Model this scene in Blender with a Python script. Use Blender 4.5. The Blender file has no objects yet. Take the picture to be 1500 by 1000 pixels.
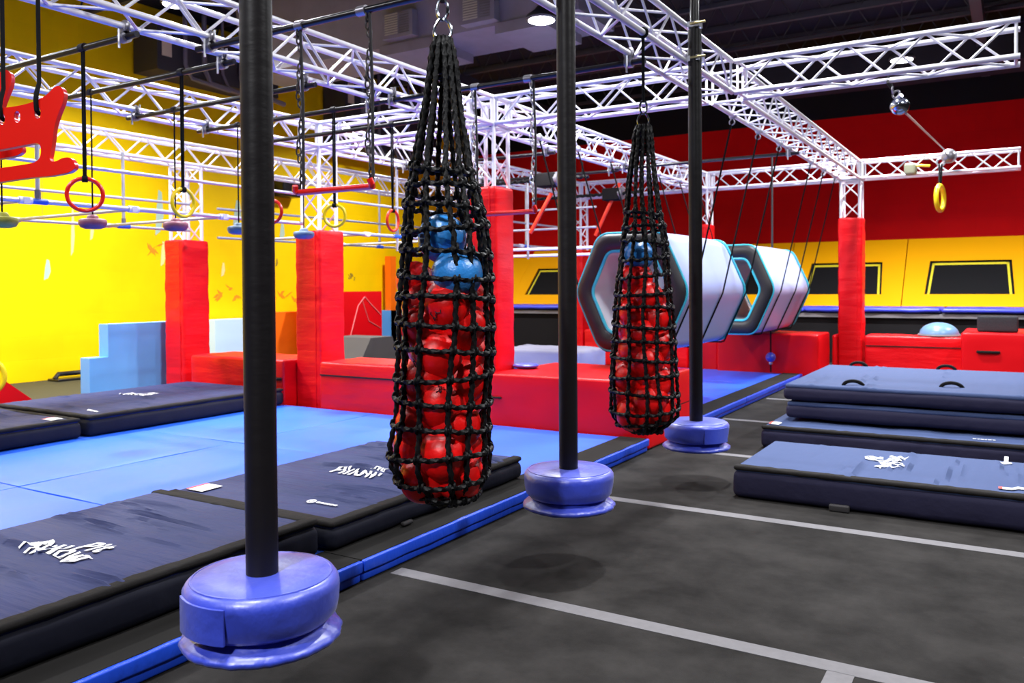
import bpy, bmesh, math, random
from mathutils import Vector, Matrix, noise as mn
random.seed(7)
sc = bpy.context.scene
COL = sc.collection
PI = math.pi
# ------------------------------------------------------------------ camera model
F_PX, CY, CAM_H = 1214.65785, 437.795394, 1.65
YAW, PITCH, ROLL = -.545794567, .0151955424, .00714930647
def cam_axes():
    cy, sy = math.cos(YAW), math.sin(YAW); cp, sp = math.cos(PITCH), math.sin(PITCH)
    f = Vector((sy*cp, cy*cp, -sp)); r = Vector((cy, -sy, 0)); d = f.cross(r)
    cr, sr = math.cos(ROLL), math.sin(ROLL)
    return (cr*r+sr*d, -sr*r+cr*d, f)
AX = cam_axes()
def at(x, y, **k):
    """world point seen at photo pixel (x, y) on the plane X=, Y= or Z="""
    d = AX[0]*((x-750)/F_PX)+AX[1]*((y-CY)/F_PX)+AX[2]
    (a, v), = k.items(); i = 'XYZ'.index(a)
    o = Vector((0, 0, CAM_H)); return o+d*((v-o[i])/d[i])
cam = bpy.data.cameras.new('camera'); co = bpy.data.objects.new('camera', cam); COL.objects.link(co)
r_, d_, f_ = AX
m = Matrix((( r_.x, -d_.x, -f_.x, 0), (r_.y, -d_.y, -f_.y, 0), (r_.z, -d_.z, -f_.z, CAM_H), (0, 0, 0, 1)))
co.matrix_world = m
cam.sensor_width = 36; cam.lens = F_PX/1500*36; cam.shift_y = -(500-CY)/1500
cam.clip_start = .05; cam.clip_end = 200
cam.dof.use_dof = True; cam.dof.focus_distance = 4.2; cam.dof.aperture_fstop = 3.2
sc.camera = co

# ------------------------------------------------------------------ materials
def mat(name, col, rough=.5, metal=0, spec=.5, bump=None, var=0, vscale=3, coat=0, stretch=(1, 1, 1), emit=None, sheen=0, wave=None):
    M = bpy.data.materials.new(name); M.use_nodes = True
    nt = M.node_tree; b = nt.nodes['Principled BSDF']
    b.inputs['Base Color'].default_value = (*col, 1); b.inputs['Roughness'].default_value = rough
    b.inputs['Metallic'].default_value = metal; b.inputs['Specular IOR Level'].default_value = spec
    b.inputs['Coat Weight'].default_value = coat; b.inputs['Coat Roughness'].default_value = .3
    if sheen: b.inputs['Sheen Weight'].default_value = sheen
    if emit:
        b.inputs['Emission Color'].default_value = (*emit[0], 1); b.inputs['Emission Strength'].default_value = emit[1]
    tc = nt.nodes.new('ShaderNodeTexCoord'); mp = nt.nodes.new('ShaderNodeMapping')
    mp.inputs['Scale'].default_value = stretch
    nt.links.new(tc.outputs['Object'], mp.inputs['Vector'])
    if var:
        n = nt.nodes.new('ShaderNodeTexNoise'); n.inputs['Scale'].default_value = vscale; n.inputs['Detail'].default_value = 6
        n.inputs['Roughness'].default_value = .65
        nt.links.new(mp.outputs[0], n.inputs['Vector'])
        mx = nt.nodes.new('ShaderNodeMix'); mx.data_type = 'RGBA'
        mx.inputs[6].default_value = (*[c*(1-var) for c in col], 1)
        mx.inputs[7].default_value = (*[min(1, c*(1+var)) for c in col], 1)
        rp = nt.nodes.new('ShaderNodeMapRange'); rp.inputs[1].default_value = .3; rp.inputs[2].default_value = .7
        nt.links.new(n.outputs['Fac'], rp.inputs[0]); nt.links.new(rp.outputs[0], mx.inputs[0])
        nt.links.new(mx.outputs[2], b.inputs['Base Color'])
    if bump:
        n = nt.nodes.new('ShaderNodeTexNoise'); n.inputs['Scale'].default_value = bump[0]; n.inputs['Detail'].default_value = 4
        nt.links.new(mp.outputs[0], n.inputs['Vector'])
        bp = nt.nodes.new('ShaderNodeBump'); bp.inputs['Strength'].default_value = bump[1]; bp.inputs['Distance'].default_value = bump[2] if len(bump) > 2 else .02
        nt.links.new(n.outputs['Fac'], bp.inputs['Height']); nt.links.new(bp.outputs[0], b.inputs['Normal'])
    return M

def brick_mat(name, col, rough, bw, bh, rot, mort=.010, mdark=.9):
    M = bpy.data.materials.new(name); M.use_nodes = True; nt = M.node_tree; b = nt.nodes['Principled BSDF']
    b.inputs['Roughness'].default_value = rough; b.inputs['Specular IOR Level'].default_value = .12
    tc = nt.nodes.new('ShaderNodeTexCoord'); sx = nt.nodes.new('ShaderNodeSeparateXYZ'); cb = nt.nodes.new('ShaderNodeCombineXYZ')
    nt.links.new(tc.outputs['Object'], sx.inputs[0]); nt.links.new(sx.outputs[rot], cb.inputs[0]); nt.links.new(sx.outputs[2], cb.inputs[1])
    br = nt.nodes.new('ShaderNodeTexBrick'); br.inputs['Scale'].default_value = 1
    br.inputs['Brick Width'].default_value = bw; br.inputs['Row Height'].default_value = bh; br.inputs['Mortar Size'].default_value = mort
    br.inputs['Mortar Smooth'].default_value = .6
    br.inputs['Color1'].default_value = (*col, 1); br.inputs['Color2'].default_value = (*[c*.97 for c in col], 1)
    br.inputs['Mortar'].default_value = (*[c*mdark for c in col], 1)
    nt.links.new(cb.outputs[0], br.inputs['Vector'])
    n = nt.nodes.new('ShaderNodeTexNoise'); n.inputs['Scale'].default_value = 1.3; n.inputs['Detail'].default_value = 6
    nt.links.new(tc.outputs['Object'], n.inputs['Vector'])
    rp = nt.nodes.new('ShaderNodeMapRange'); rp.inputs[1].default_value = .3; rp.inputs[2].default_value = .7; rp.inputs[3].default_value = .93; rp.inputs[4].default_value = 1.03
    nt.links.new(n.outputs['Fac'], rp.inputs[0])
    mx = nt.nodes.new('ShaderNodeMix'); mx.data_type = 'RGBA'; mx.blend_type = 'MULTIPLY'; mx.inputs[0].default_value = 1
    nt.links.new(br.outputs['Color'], mx.inputs[6]); nt.links.new(rp.outputs[0], mx.inputs[7])
    nt.links.new(mx.outputs[2], b.inputs['Base Color'])
    bp = nt.nodes.new('ShaderNodeBump'); bp.inputs['Strength'].default_value = .25; bp.inputs['Distance'].default_value = .01; bp.invert = True
    nt.links.new(br.outputs['Fac'], bp.inputs['Height']); nt.links.new(bp.outputs[0], b.inputs['Normal'])
    return M

RED = (.70, .0015, .006)
M = dict(
    floor=mat('black_carpet', (.0225, .021, .020), .95, spec=.10, var=.5, vscale=2.2, bump=(180, .25, .004)),
    tape=mat('white_tape', (.155, .150, .158), .7, spec=.2, var=.08, vscale=20),
    yellow=brick_mat('yellow_block_paint', (.93, .60, .0), .6, .80, .40, 1, mort=.006, mdark=.95),
    redwall=brick_mat('red_block_paint', (.70, .001, .004), .7, .80, .40, 0, mort=.006),
    black=mat('black_paint', (.008, .008, .010), .8, spec=.2),
    ceil=mat('ceiling_black', (.022, .022, .030), .85, spec=.2),
    steel_dark=mat('dark_joist_steel', (.035, .035, .042), .6),
    duct=mat('dull_grey_duct', (.16, .15, .18), .65, var=.12, vscale=2),
    grille=mat('cream_grille', (.55, .52, .45), .5),
    truss=mat('white_truss_paint', (.80, .79, .86), .28, spec=.6),
    alu=mat('bare_aluminium', (.62, .63, .68), .3, metal=.75),
    darkchain=mat('dark_chain', (.05, .045, .045), .45, metal=.5),
    winch=mat('pale_olive_casing', (.28, .29, .19), .6),
    chrome=mat('chrome', (.55, .6, .68), .16, metal=1),
    pipe=mat('galvanised_pipe', (.52, .53, .60), .38, metal=.55),
    fitting=mat('white_fitting', (.75, .75, .80), .4),
    bluefit=mat('blue_fitting', (.02, .10, .6), .35),
    bar=mat('black_steel_bar', (.008, .007, .009), .28, spec=.5),
    clampm=mat('steel_clamp', (.30, .29, .32), .35, metal=.7),
    brass=mat('brass_bolt', (.6, .5, .2), .4, metal=.8),
    strap=mat('black_webbing', (.006, .006, .007), .8, spec=.12),
    greystrap=mat('grey_webbing', (.035, .033, .035), .75, spec=.2),
    rope=mat('black_rope', (.0035, .0035, .004), .5, spec=.22),
    pole=mat('black_foam_sleeve', (.008, .0065, .0075), .45, spec=.28, bump=(9, .25, .01), stretch=(1, 1, 2)),
    blue_vinyl=mat('blue_vinyl', (.019, .048, .54), .45, spec=1.0, coat=.55, sheen=.18, bump=(9, .6, .02), stretch=(1, 1, .7)),
    bluemat=mat('blue_mat_vinyl', (.020, .125, .80), .42, spec=.40, bump=(2.2, .25, .02), var=.07, vscale=1.5),
    blueside=mat('blue_mat_side', (.012, .075, .70), .38, spec=.5, bump=(14, .35, .02), stretch=(1, 1.6, .5)),
    seam=mat('dark_seam', (.01, .03, .16), .7),
    velcro=mat('black_velcro', (.020, .019, .018), .95, spec=.1),
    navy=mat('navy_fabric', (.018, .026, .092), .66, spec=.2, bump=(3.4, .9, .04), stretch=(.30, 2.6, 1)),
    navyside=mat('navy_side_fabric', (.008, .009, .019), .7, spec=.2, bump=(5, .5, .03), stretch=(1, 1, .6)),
    navyr=mat('pale_navy_fabric', (.050, .075, .17), .8, spec=.2, bump=(2.4, .5, .03), stretch=(2.2, .6, 1)),  # paler navy for the mat tops on the right
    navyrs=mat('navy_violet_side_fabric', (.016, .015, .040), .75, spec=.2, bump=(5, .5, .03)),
    band=mat('charcoal_band', (.017, .0155, .015), .9, spec=.15, bump=(26, .5, .01)),
    white=mat('white_print', (.85, .85, .85), .7, spec=.2),
    redprint=mat('red_print', (.8, .08, .05), .7),
    red=mat('red_vinyl', RED, .42, spec=.30, bump=(3.2, .5, .03), stretch=(.6, .6, 2.8)),
    redp=mat('red_vinyl_smooth', RED, .38, spec=.30, bump=(2, .2, .02)),
    redpl=mat('red_plastic', (.78, .012, .006), .20, spec=.6, coat=.3),
    ball=mat('red_rubber', (.95, .004, .004), .38, spec=.4, coat=.08, bump=(5, .12, .02)),
    bball=mat('blue_rubber', (.03, .24, .66), .3, spec=.6, coat=.15, bump=(9, .15, .02)),
    ink=mat('black_ink', (.02, .01, .02), .6),
    yring=mat('yellow_plastic', (.90, .66, .01), .3, spec=.5),
    oring=mat('orange_red_plastic', (.85, .045, .015), .35, spec=.5),
    orange=mat('orange_paint', (1.0, .16, .0), .5, var=.1, vscale=3),
    purple=mat('dusty_purple_urethane', (.26, .075, .12), .5, var=.15, vscale=20),
    bluegrey=mat('blue_grey_urethane', (.10, .17, .27), .5, var=.15, vscale=20),
    olive=mat('olive_urethane', (.35, .34, .04), .5, var=.15, vscale=20),
    foamblue=mat('sky_blue_vinyl', (.12, .38, .80), .5, var=.04, vscale=2),
    paleblue=mat('pale_blue_board', (.60, .80, 1.0), .5),
    hexw=mat('white_vinyl_blue_bounce', (.46, .55, .92), .36, spec=.5, coat=.1, bump=(1.6, .10, .03)),  # white vinyl; blue bounce from the floor mats is put into its colour
    hexin=mat('grey_white_lining', (.62, .62, .68), .45),
    hexd=mat('charcoal_inflatable', (.022, .021, .024), .5, spec=.35, bump=(4, .3, .02)),
    turq=mat('turquoise_piping', (.04, .50, .62), .4),
    wallpad=mat('amber_pad_vinyl', (.86, .385, .0), .5, spec=.2, bump=(1.6, .3, .02)),
    bed=mat('black_trampoline_bed', (.007, .007, .008), .7, spec=.12),
    stripe=mat('yellow_stripe', (.72, .62, .02), .6),
    padblue=mat('violet_blue_pad', (.035, .05, .52), .4, bump=(3, .4, .03), stretch=(.6, 2, 1)),
    skirt=mat('black_skirt', (.009, .008, .009), .8, spec=.12),
    greytop=mat('grey_deck', (.16, .15, .16), .6),
    bosu=mat('pearl_blue_rubber', (.13, .25, .42), .3, spec=.6),
    greyfoam=mat('dark_speckled_foam', (.025, .025, .03), .85, var=.5, vscale=60, bump=(40, .4, .01)),
    ramp=mat('grey_carpet_ramp', (.075, .068, .065), .9),
    greymat=mat('lavender_grey_fabric', (.22, .22, .30), .75, bump=(3, .5, .03)),
    lamp=mat('lamp_glow', (1, 1, 1), .5, emit=((1, .98, 1), 30)),
    olived=mat('dark_side_floor', (.026, .024, .007), .8),
    stain_b=mat('pale_blue_stain', (.40, .55, .42), .6), stain_w=mat('pale_stain', (.95, .72, .25), .6),
    stain_o=mat('orange_scuff', (.85, .26, .0), .6), stain_k=mat('dark_scuff', (.30, .2, .01), .6),
    pinkscr=mat('pale_pink_scribble', (.85, .22, .22), .6),
    fingerwhite=mat('pale_pine', (.75, .66, .45), .6),
)

# ------------------------------------------------------------------ mesh building
class MB:
    def __init__(s): s.v = []; s.f = []
    def add(s, v, f):
        n = len(s.v); s.v += [tuple(p) for p in v]; s.f += [tuple(i+n for i in q) for q in f]; return s
    def box(s, x0, x1, y0, y1, z0, z1):
        v = [(x, y, z) for z in (z0, z1) for y in (y0, y1) for x in (x0, x1)]
        return s.add(v, [(0, 2, 3, 1), (4, 5, 7, 6), (0, 1, 5, 4), (2, 6, 7, 3), (0, 4, 6, 2), (1, 3, 7, 5)])
    def hexa(s, pts):    # 8 points: bottom 4 (ccw) then top 4
        return s.add(pts, [(3, 2, 1, 0), (4, 5, 6, 7), (0, 1, 5, 4), (1, 2, 6, 5), (2, 3, 7, 6), (3, 0, 4, 7)])
    def prism(s, poly, axis, a0, a1):   # polygon extruded along an axis; poly in the two other axes
        n = len(poly)
        def P(p, a):
            return {'X': (a, p[0], p[1]), 'Y': (p[0], a, p[1]), 'Z': (p[0], p[1], a)}[axis]
        v = [P(p, a0) for p in poly]+[P(p, a1) for p in poly]
        f = [tuple(range(n))[::-1], tuple(range(n, 2*n))]+[(i, (i+1) % n, n+(i+1) % n, n+i) for i in range(n)]
        return s.add(v, f)
    def path(s, pts, rad, n=8, closed=False, caps=True, section=None):
        pts = [Vector(p) for p in pts]; N = len(pts)
        rads = rad if isinstance(rad, (list, tuple)) else [rad]*N
        tang = []
        for i in range(N):
            a = pts[(i-1) % N] if closed or i > 0 else pts[i]; b = pts[(i+1) % N] if closed or i < N-1 else pts[i]
            t = (b-a); tang.append(t.normalized() if t.length > 1e-9 else Vector((0, 0, 1)))
        t0 = tang[0]; u = t0.orthogonal().normalized()
        v = []; dist = 0
        for i in range(N):
            t = tang[i]; u = (u-t*u.dot(t))
            if u.length < 1e-6: u = t.orthogonal()
            u.normalize(); w = t.cross(u)
            if i: dist += (pts[i]-pts[i-1]).length
            for k in range(n):
                th = 2*PI*k/n
                q = rads[i]*(section(th, dist) if section else 1)
                v.append(pts[i]+u*(q*math.cos(th))+w*(q*math.sin(th)))
        f = []
        for i in range(N if closed else N-1):
            j = (i+1) % N
            for k in range(n):
                k2 = (k+1) % n
                f.append((i*n+k, i*n+k2, j*n+k2, j*n+k))
        if not closed and caps:
            f.append(tuple(range(n))[::-1]); f.append(tuple(range((N-1)*n, N*n)))
        return s.add(v, f)
    def tube(s, a, b, r, n=8): return s.path([a, b], r, n)
    def lathe(s, prof, c=(0, 0, 0), n=32, wob=None):
        v = []
        for (r, z) in prof:
            for k in range(n):
                th = 2*PI*k/n; q = r*(wob(th, z) if wob else 1)
                v.append((c[0]+q*math.cos(th), c[1]+q*math.sin(th), c[2]+z))
        f = []
        for i in range(len(prof)-1):
            for k in range(n):
                k2 = (k+1) % n; f.append((i*n+k, i*n+k2, (i+1)*n+k2, (i+1)*n+k))
        f.append(tuple(range(n))[::-1]); f.append(tuple(range((len(prof)-1)*n, len(prof)*n)))
        return s.add(v, f)
    def ball(s, c, r, n=16, m=10, sc3=(1, 1, 1)):
        c = Vector(c); v = [c+Vector((0, 0, -r*sc3[2]))]; f = []
        for i in range(1, m):
            ph = -PI/2+PI*i/m
            for k in range(n):
                th = 2*PI*k/n
                v.append(c+Vector((r*sc3[0]*math.cos(ph)*math.cos(th), r*sc3[1]*math.cos(ph)*math.sin(th), r*sc3[2]*math.sin(ph))))
        v.append(c+Vector((0, 0, r*sc3[2])))
        for k in range(n): f.append((0, 1+(k+1) % n, 1+k))
        for i in range(m-2):
            for k in range(n):
                a = 1+i*n; f.append((a+k, a+(k+1) % n, a+n+(k+1) % n, a+n+k))
        a = 1+(m-2)*n
        for k in range(n): f.append((a+k, a+(k+1) % n, len(v)-1))
        return s.add(v, f)
    def torus(s, c, ax1, ax2, R, r, n=32, m=8):
        c = Vector(c); a = Vector(ax1).normalized(); b = Vector(ax2).normalized()
        return s.path([c+a*(R*math.cos(2*PI*i/n))+b*(R*math.sin(2*PI*i/n)) for i in range(n)], r, m, closed=True)
    def soft(s, x0, x1, y0, y1, z0, z1, r=.03, step=.08, disp=None, shear=None):
        """box with rounded edges, subdivided, optionally displaced (disp(p, n)->Vector)"""
        c = Vector(((x0+x1)/2, (y0+y1)/2, (z0+z1)/2)); h = Vector(((x1-x0)/2, (y1-y0)/2, (z1-z0)/2))
        r = min(r, h.x*.98, h.y*.98, h.z*.98)
        def lines(H):
            k = max(1, int(round(2*(H-r)/step)))
            inner = [-(H-r)+2*(H-r)*i/k for i in range(k+1)]
            e = [-H, -(H-r)-r*.414]
            return e+inner+[-q for q in e[::-1]]
        L = [lines(h[i]) for i in range(3)]
        idx = {}; V = []; Fc = []
        def vid(p):
            key = tuple(round(q, 5) for q in p)
            if key not in idx:
                P = Vector(p); inn = Vector([max(-(h[i]-r), min(h[i]-r, P[i])) for i in range(3)])
                d = P-inn; nn = d.normalized() if d.length > 1e-9 else Vector((0, 0, 1))
                Q = inn+nn*r+c
                if disp: Q = Q+disp(Q, nn)
                if shear: Q = shear(Q)
                idx[key] = len(V); V.append(Q)
            return idx[key]
        for ax in range(3):
            a, b = [i for i in range(3) if i != ax]
            for sgn in (-1, 1):
                for i in range(len(L[a])-1):
                    for j in range(len(L[b])-1):
                        q = []
                        for (da, db) in ((0, 0), (1, 0), (1, 1), (0, 1)):
                            p = [0, 0, 0]; p[ax] = sgn*h[ax]; p[a] = L[a][i+da]; p[b] = L[b][j+db]; q.append(vid(p))
                        flip = (sgn > 0) == (ax == 1)
                        Fc.append(tuple(q[::-1]) if flip else tuple(q))
        return s.add(V, Fc)

LOC = {}
def thing(name, label, cat, loc, group=None, kind=None):
    o = bpy.data.objects.new(name, None); COL.objects.link(o); o.location = loc; o.empty_display_size = .1
    LOC[o.name] = Vector(loc)
    o['label'] = label; o['category'] = cat
    if group: o['group'] = group
    if kind: o['kind'] = kind
    return o
def build(name, mb, material, parent=None, smooth=40, loc=None):
    if parent is not None:
        off = LOC[parent.name]
    else:
        off = Vector(loc) if loc is not None else Vector((0, 0, 0))
    me = bpy.data.meshes.new(name)
    me.from_pydata([(p[0]-off.x, p[1]-off.y, p[2]-off.z) for p in mb.v], [], mb.f); me.update()
    if smooth:
        me.polygons.foreach_set('use_smooth', [True]*len(me.polygons))
        me.set_sharp_from_angle(angle=math.radians(smooth))
    me.materials.append(material)
    o = bpy.data.objects.new(name, me); COL.objects.link(o)
    if parent is not None:
        o.parent = parent; LOC[o.name] = off     # sub-parts share the origin of the thing
    else:
        o.location = off; LOC[o.name] = off
    return o
def tag(o, label=None, cat=None, group=None, kind=None):
    for k, v in (('label', label), ('category', cat), ('group', group), ('kind', kind)):
        if v: o[k] = v
    return o
def one(name, mb, material, label, cat, loc, group=None, kind=None, smooth=40):
    return tag(build(name, mb, material, None, smooth, loc), label, cat, group, kind)
def struct(name, mb, material, smooth=0, parent=None):
    o = build(name, mb, material, parent, smooth)
    if parent is None: o['kind'] = 'structure'
    return o
def copy_tree(o, loc, label=None):
    c = o.copy(); COL.objects.link(c); c.location = loc; LOC[c.name] = Vector(loc)
    if label: c['label'] = label
    for ch in o.children:
        d = ch.copy(); COL.objects.link(d); d.parent = c
        for g in ch.children:
            e = g.copy(); COL.objects.link(e); e.parent = d
    return c
def text_mb(s, size, origin, ax, ay, h=0, wavy=0, bold=.03, warp=None, align='LEFT'):
    """lettering as a mesh lying on a plane given by two axes"""
    cu = bpy.data.curves.new('lettering', 'FONT'); cu.body = s; cu.size = size; cu.offset = bold*size; cu.extrude = 0; cu.align_x = align
    cu.resolution_u = 4; cu.space_character = 1.12
    o = bpy.data.objects.new('lettering', cu); COL.objects.link(o)
    dg = bpy.context.evaluated_depsgraph_get(); me = bpy.data.meshes.new_from_object(o.evaluated_get(dg))
    mb = MB(); O = Vector(origin); ax = Vector(ax); ay = Vector(ay); nz = ax.cross(ay).normalized()
    V = []
    for v in me.vertices:
        x, y = v.co.x, v.co.y
        if warp: x, y = warp(x, y)
        V.append(O+ax*x+ay*y+nz*h)
    mb.add(V, [tuple(p.vertices) for p in me.polygons])
    bpy.data.objects.remove(o); bpy.data.meshes.remove(me); bpy.data.curves.remove(cu)
    return mb

# ------------------------------------------------------------------ room shell
XL, YB, ZC = -15.1, 22.3, 7.4
XR, YF = 7.0, -6.0
YT = 6.02
floor = struct('floor', MB().box(XL-.2, XR+.2, YF-.2, YB+.2, -.2, 0), M['floor'])
wl = struct('wall_left', MB().box(XL-.2, XL, YF, YB, 0, ZC), M['yellow'])
wb = struct('wall_back', MB().box(XL, XR, YB, YB+.2, 0, 5.85), M['redwall'])
struct('trim_1', MB().box(XL, XR, YB-.02, YB+.2, 5.85, ZC), M['black'])
struct('wall_right', MB().box(XR, XR+.2, YF, YB, 0, ZC), M['black'])
struct('wall_front', MB().box(XL, XR, YF-.2, YF, 0, ZC), M['black'])
cl = struct('ceiling', MB().box(XL, XR, YF, YB, ZC, ZC+.2), M['ceil'])
# open-web joists and purlins under the deck (parts of the ceiling)
y = -4.3
while y < YB-.4:
    if abs(y-10.7) > .8:
        mb = MB(); mb.box(XL, XR, y-.05, y+.05, ZC-.09, ZC-.02); mb.box(XL, XR, y-.05, y+.05, ZC-.62, ZC-.55)
        n = int((XR-XL)/.6)
        for i in range(n):
            xa = XL+.6*i; mb.tube((xa, y, ZC-.58), (xa+.3, y, ZC-.06), .016, 4); mb.tube((xa+.3, y, ZC-.06), (xa+.6, y, ZC-.58), .016, 4)
        build('joist', mb, M['steel_dark'], cl, 0)
    y += 1.5
for x in (-11.5, -6.0, -.6):
    build('girder', MB().box(x-.09, x+.09, YF, YB, ZC-.95, ZC-.62), M['steel_dark'], cl, 0)

# paint scuffs on the yellow wall
def blob(y, z, pts, x=XL+.004):
    mb = MB(); n = len(pts)
    mb.add([(x, y+p[0], z+p[1]) for p in pts], [tuple(range(n))]); return mb
def streak(px, py, h, w, m):
    p = at(px, py, X=XL); pts = [(-w*.3, 0), (w*.2, h*.1), (w*.5, h*.45), (w*.35, h), (w*.05, h*1.05), (-w*.15, h*.6)]
    build('paint_mark', blob(p.y, p.z, pts), m, wl, 0)
for a in ((232, 345, .9, .25, 'stain_b'), (238, 390, .5, .16, 'stain_w'), (106, 375, .85, .10, 'stain_w'), (134, 352, .40, .10, 'stain_w'), (68, 410, .36, .16, 'stain_b'),
          (346, 330, .55, .3, 'stain_b'), (412, 355, .45, .22, 'stain_b'), (326, 405, .3, .14, 'stain_w'), (405, 390, .18, .1, 'stain_k'), (62, 318, .7, .02, 'stain_k')):
    streak(a[0], a[1], a[2], a[3], M[a[4]])
def scuff(px, py, w, h, m):
    p = at(px, py, X=XL); rr = random.Random(px); mb = MB()
    for k in range(9):
        u = rr.uniform(-.5, .5)*w; v = rr.uniform(-.2, .25)*h-abs(u)*.5; L = rr.uniform(.15, .45)*w; a = rr.choice((-.9, -.5, .35, .7))+rr.uniform(-.2, .2); t = rr.uniform(.015, .045)
        c, sn = math.cos(a), math.sin(a); n = len(mb.v)
        mb.v += [(XL+.004+.0004*k, p.y+u+c*q-sn*e, p.z+v+sn*q+c*e) for q, e in ((-L/2, 0), (-L*.1, -t), (L/2, -t*.2), (L*.15, t))]; mb.f.append((n, n+1, n+2, n+3))
    build('scuff_mark', mb, m, wl, 0)
for a in ((243, 352, .8, .35, 'stain_o'), (335, 425, .7, .5, 'stain_o'), (412, 432, 1.0, .5, 'stain_o'), (515, 404, .3, .25, 'stain_k')): scuff(*a[:4], M[a[4]])

# floor tape
def tape(x0, x1, yc, label, w=.105):
    one('floor_tape', MB().box(x0, x1, yc-w/2, yc+w/2, 0, .003), M['tape'], label, 'tape line', ((x0+x1)/2, yc, 0), 'white tape lines on the black floor', smooth=0)
tape(-3.08, 3.5, 3.75, 'long pale tape line running beside the foreground mat to the bottom right corner')
tape(-3.08, 3.5, 5.87, 'pale tape line passing behind the middle blue disc, in front of the mats at right')
tape(-3.0, 3.5, 7.95, 'pale tape line at the foot of the big red box, meeting the front navy mat')
tape(-3.08, 3.5, 10.06, 'short pale tape line seen beyond the farthest blue disc')
tape(-3.08, 3.5, 12.15, 'farthest pale tape line, beside the blue mat end and the mat stack')
p = at(1232, 990, Z=0)
one('floor_tape', MB().box(p.x-.06, p.x+.05, -1.5, 3.70, 0, .003), M['tape'], 'short pale tape stub at the bottom edge of the photo', 'tape line', (p.x, 2, 0), 'white tape lines on the black floor', smooth=0)

# ------------------------------------------------------------------ blue floor mats
T = .125
def floor_panel(x0, x1, y0, y1, label, front=False, seed=0):
    t = thing('floor_mat', label, 'floor mat', ((x0+x1)/2, (y0+y1)/2, 0), 'blue folding floor mats')
    g = .005
    def dz(p, n):
        a = (p.z > T*.8)*.006*mn.noise(Vector((p.x*1.3+seed, p.y*1.3, 0)))
        return Vector((0, 0, a))
    fx = x1-g
    build('top_cover', MB().soft(x0+g, fx, y0+g, y1-g, T*.48, T-.006, .005, .12, dz), M['bluemat'], t)
    build('lower_fold', MB().soft(x0+g, fx-.006, y0+g, y1-g, .002, T*.46, .016, .3), M['blueside'], t)
    if front:
        build('side_flap', MB().soft(fx-.02, fx+.012, y0+g, y1-g, T*.46, T, .010, .12, lambda p, n: n*(.006*mn.noise(Vector((p.y*5, p.z*9, 3))))), M['blueside'], t)
        build('hook_strip', MB().box(fx-.30, fx-.012, y0+g, y1-g, T*.6, T+.003), M['velcro'], t, 0)
    return t
ys = [-.69, 1.40, 3.50, 5.60, 7.72]; xs = [-10.25, -8.43, -6.64, -4.87, -3.11]
rows = ['nearest the camera', 'left of the nearest padded disc', 'left of the nearer net', 'before the red barrier']
cols = ['under the far dark mats', 'beside the far dark mats', 'beside the foreground dark mats', 'along the black floor edge']
for i in range(4):
    for j in range(4):
        if (i < 2 and j < 1): continue
        floor_panel(xs[i], xs[i+1], ys[j], ys[j+1], 'blue floor mat %s, %s' % (cols[i], rows[j]), i == 3, i*5+j)
ys2 = [9.35, 11.2, 13.0, 14.75]; xs2 = [-6.64, -4.87, -3.11]
rows2 = ['just behind the red box', 'under the front hexagon tunnel', 'at the far end']
for i in range(2):
    for j in range(3):
        floor_panel(xs2[i], xs2[i+1], ys2[j], ys2[j+1], 'blue floor mat %s, %s' % (('inner one past the barrier', 'outer one by black floor')[i], rows2[j]), i == 1, 40+i*5+j)
floor_panel(-8.43, -6.64, 12.0, 13.9, 'blue floor mat behind the tall red pillar, partly under the grey mat', False, 55)

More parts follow.
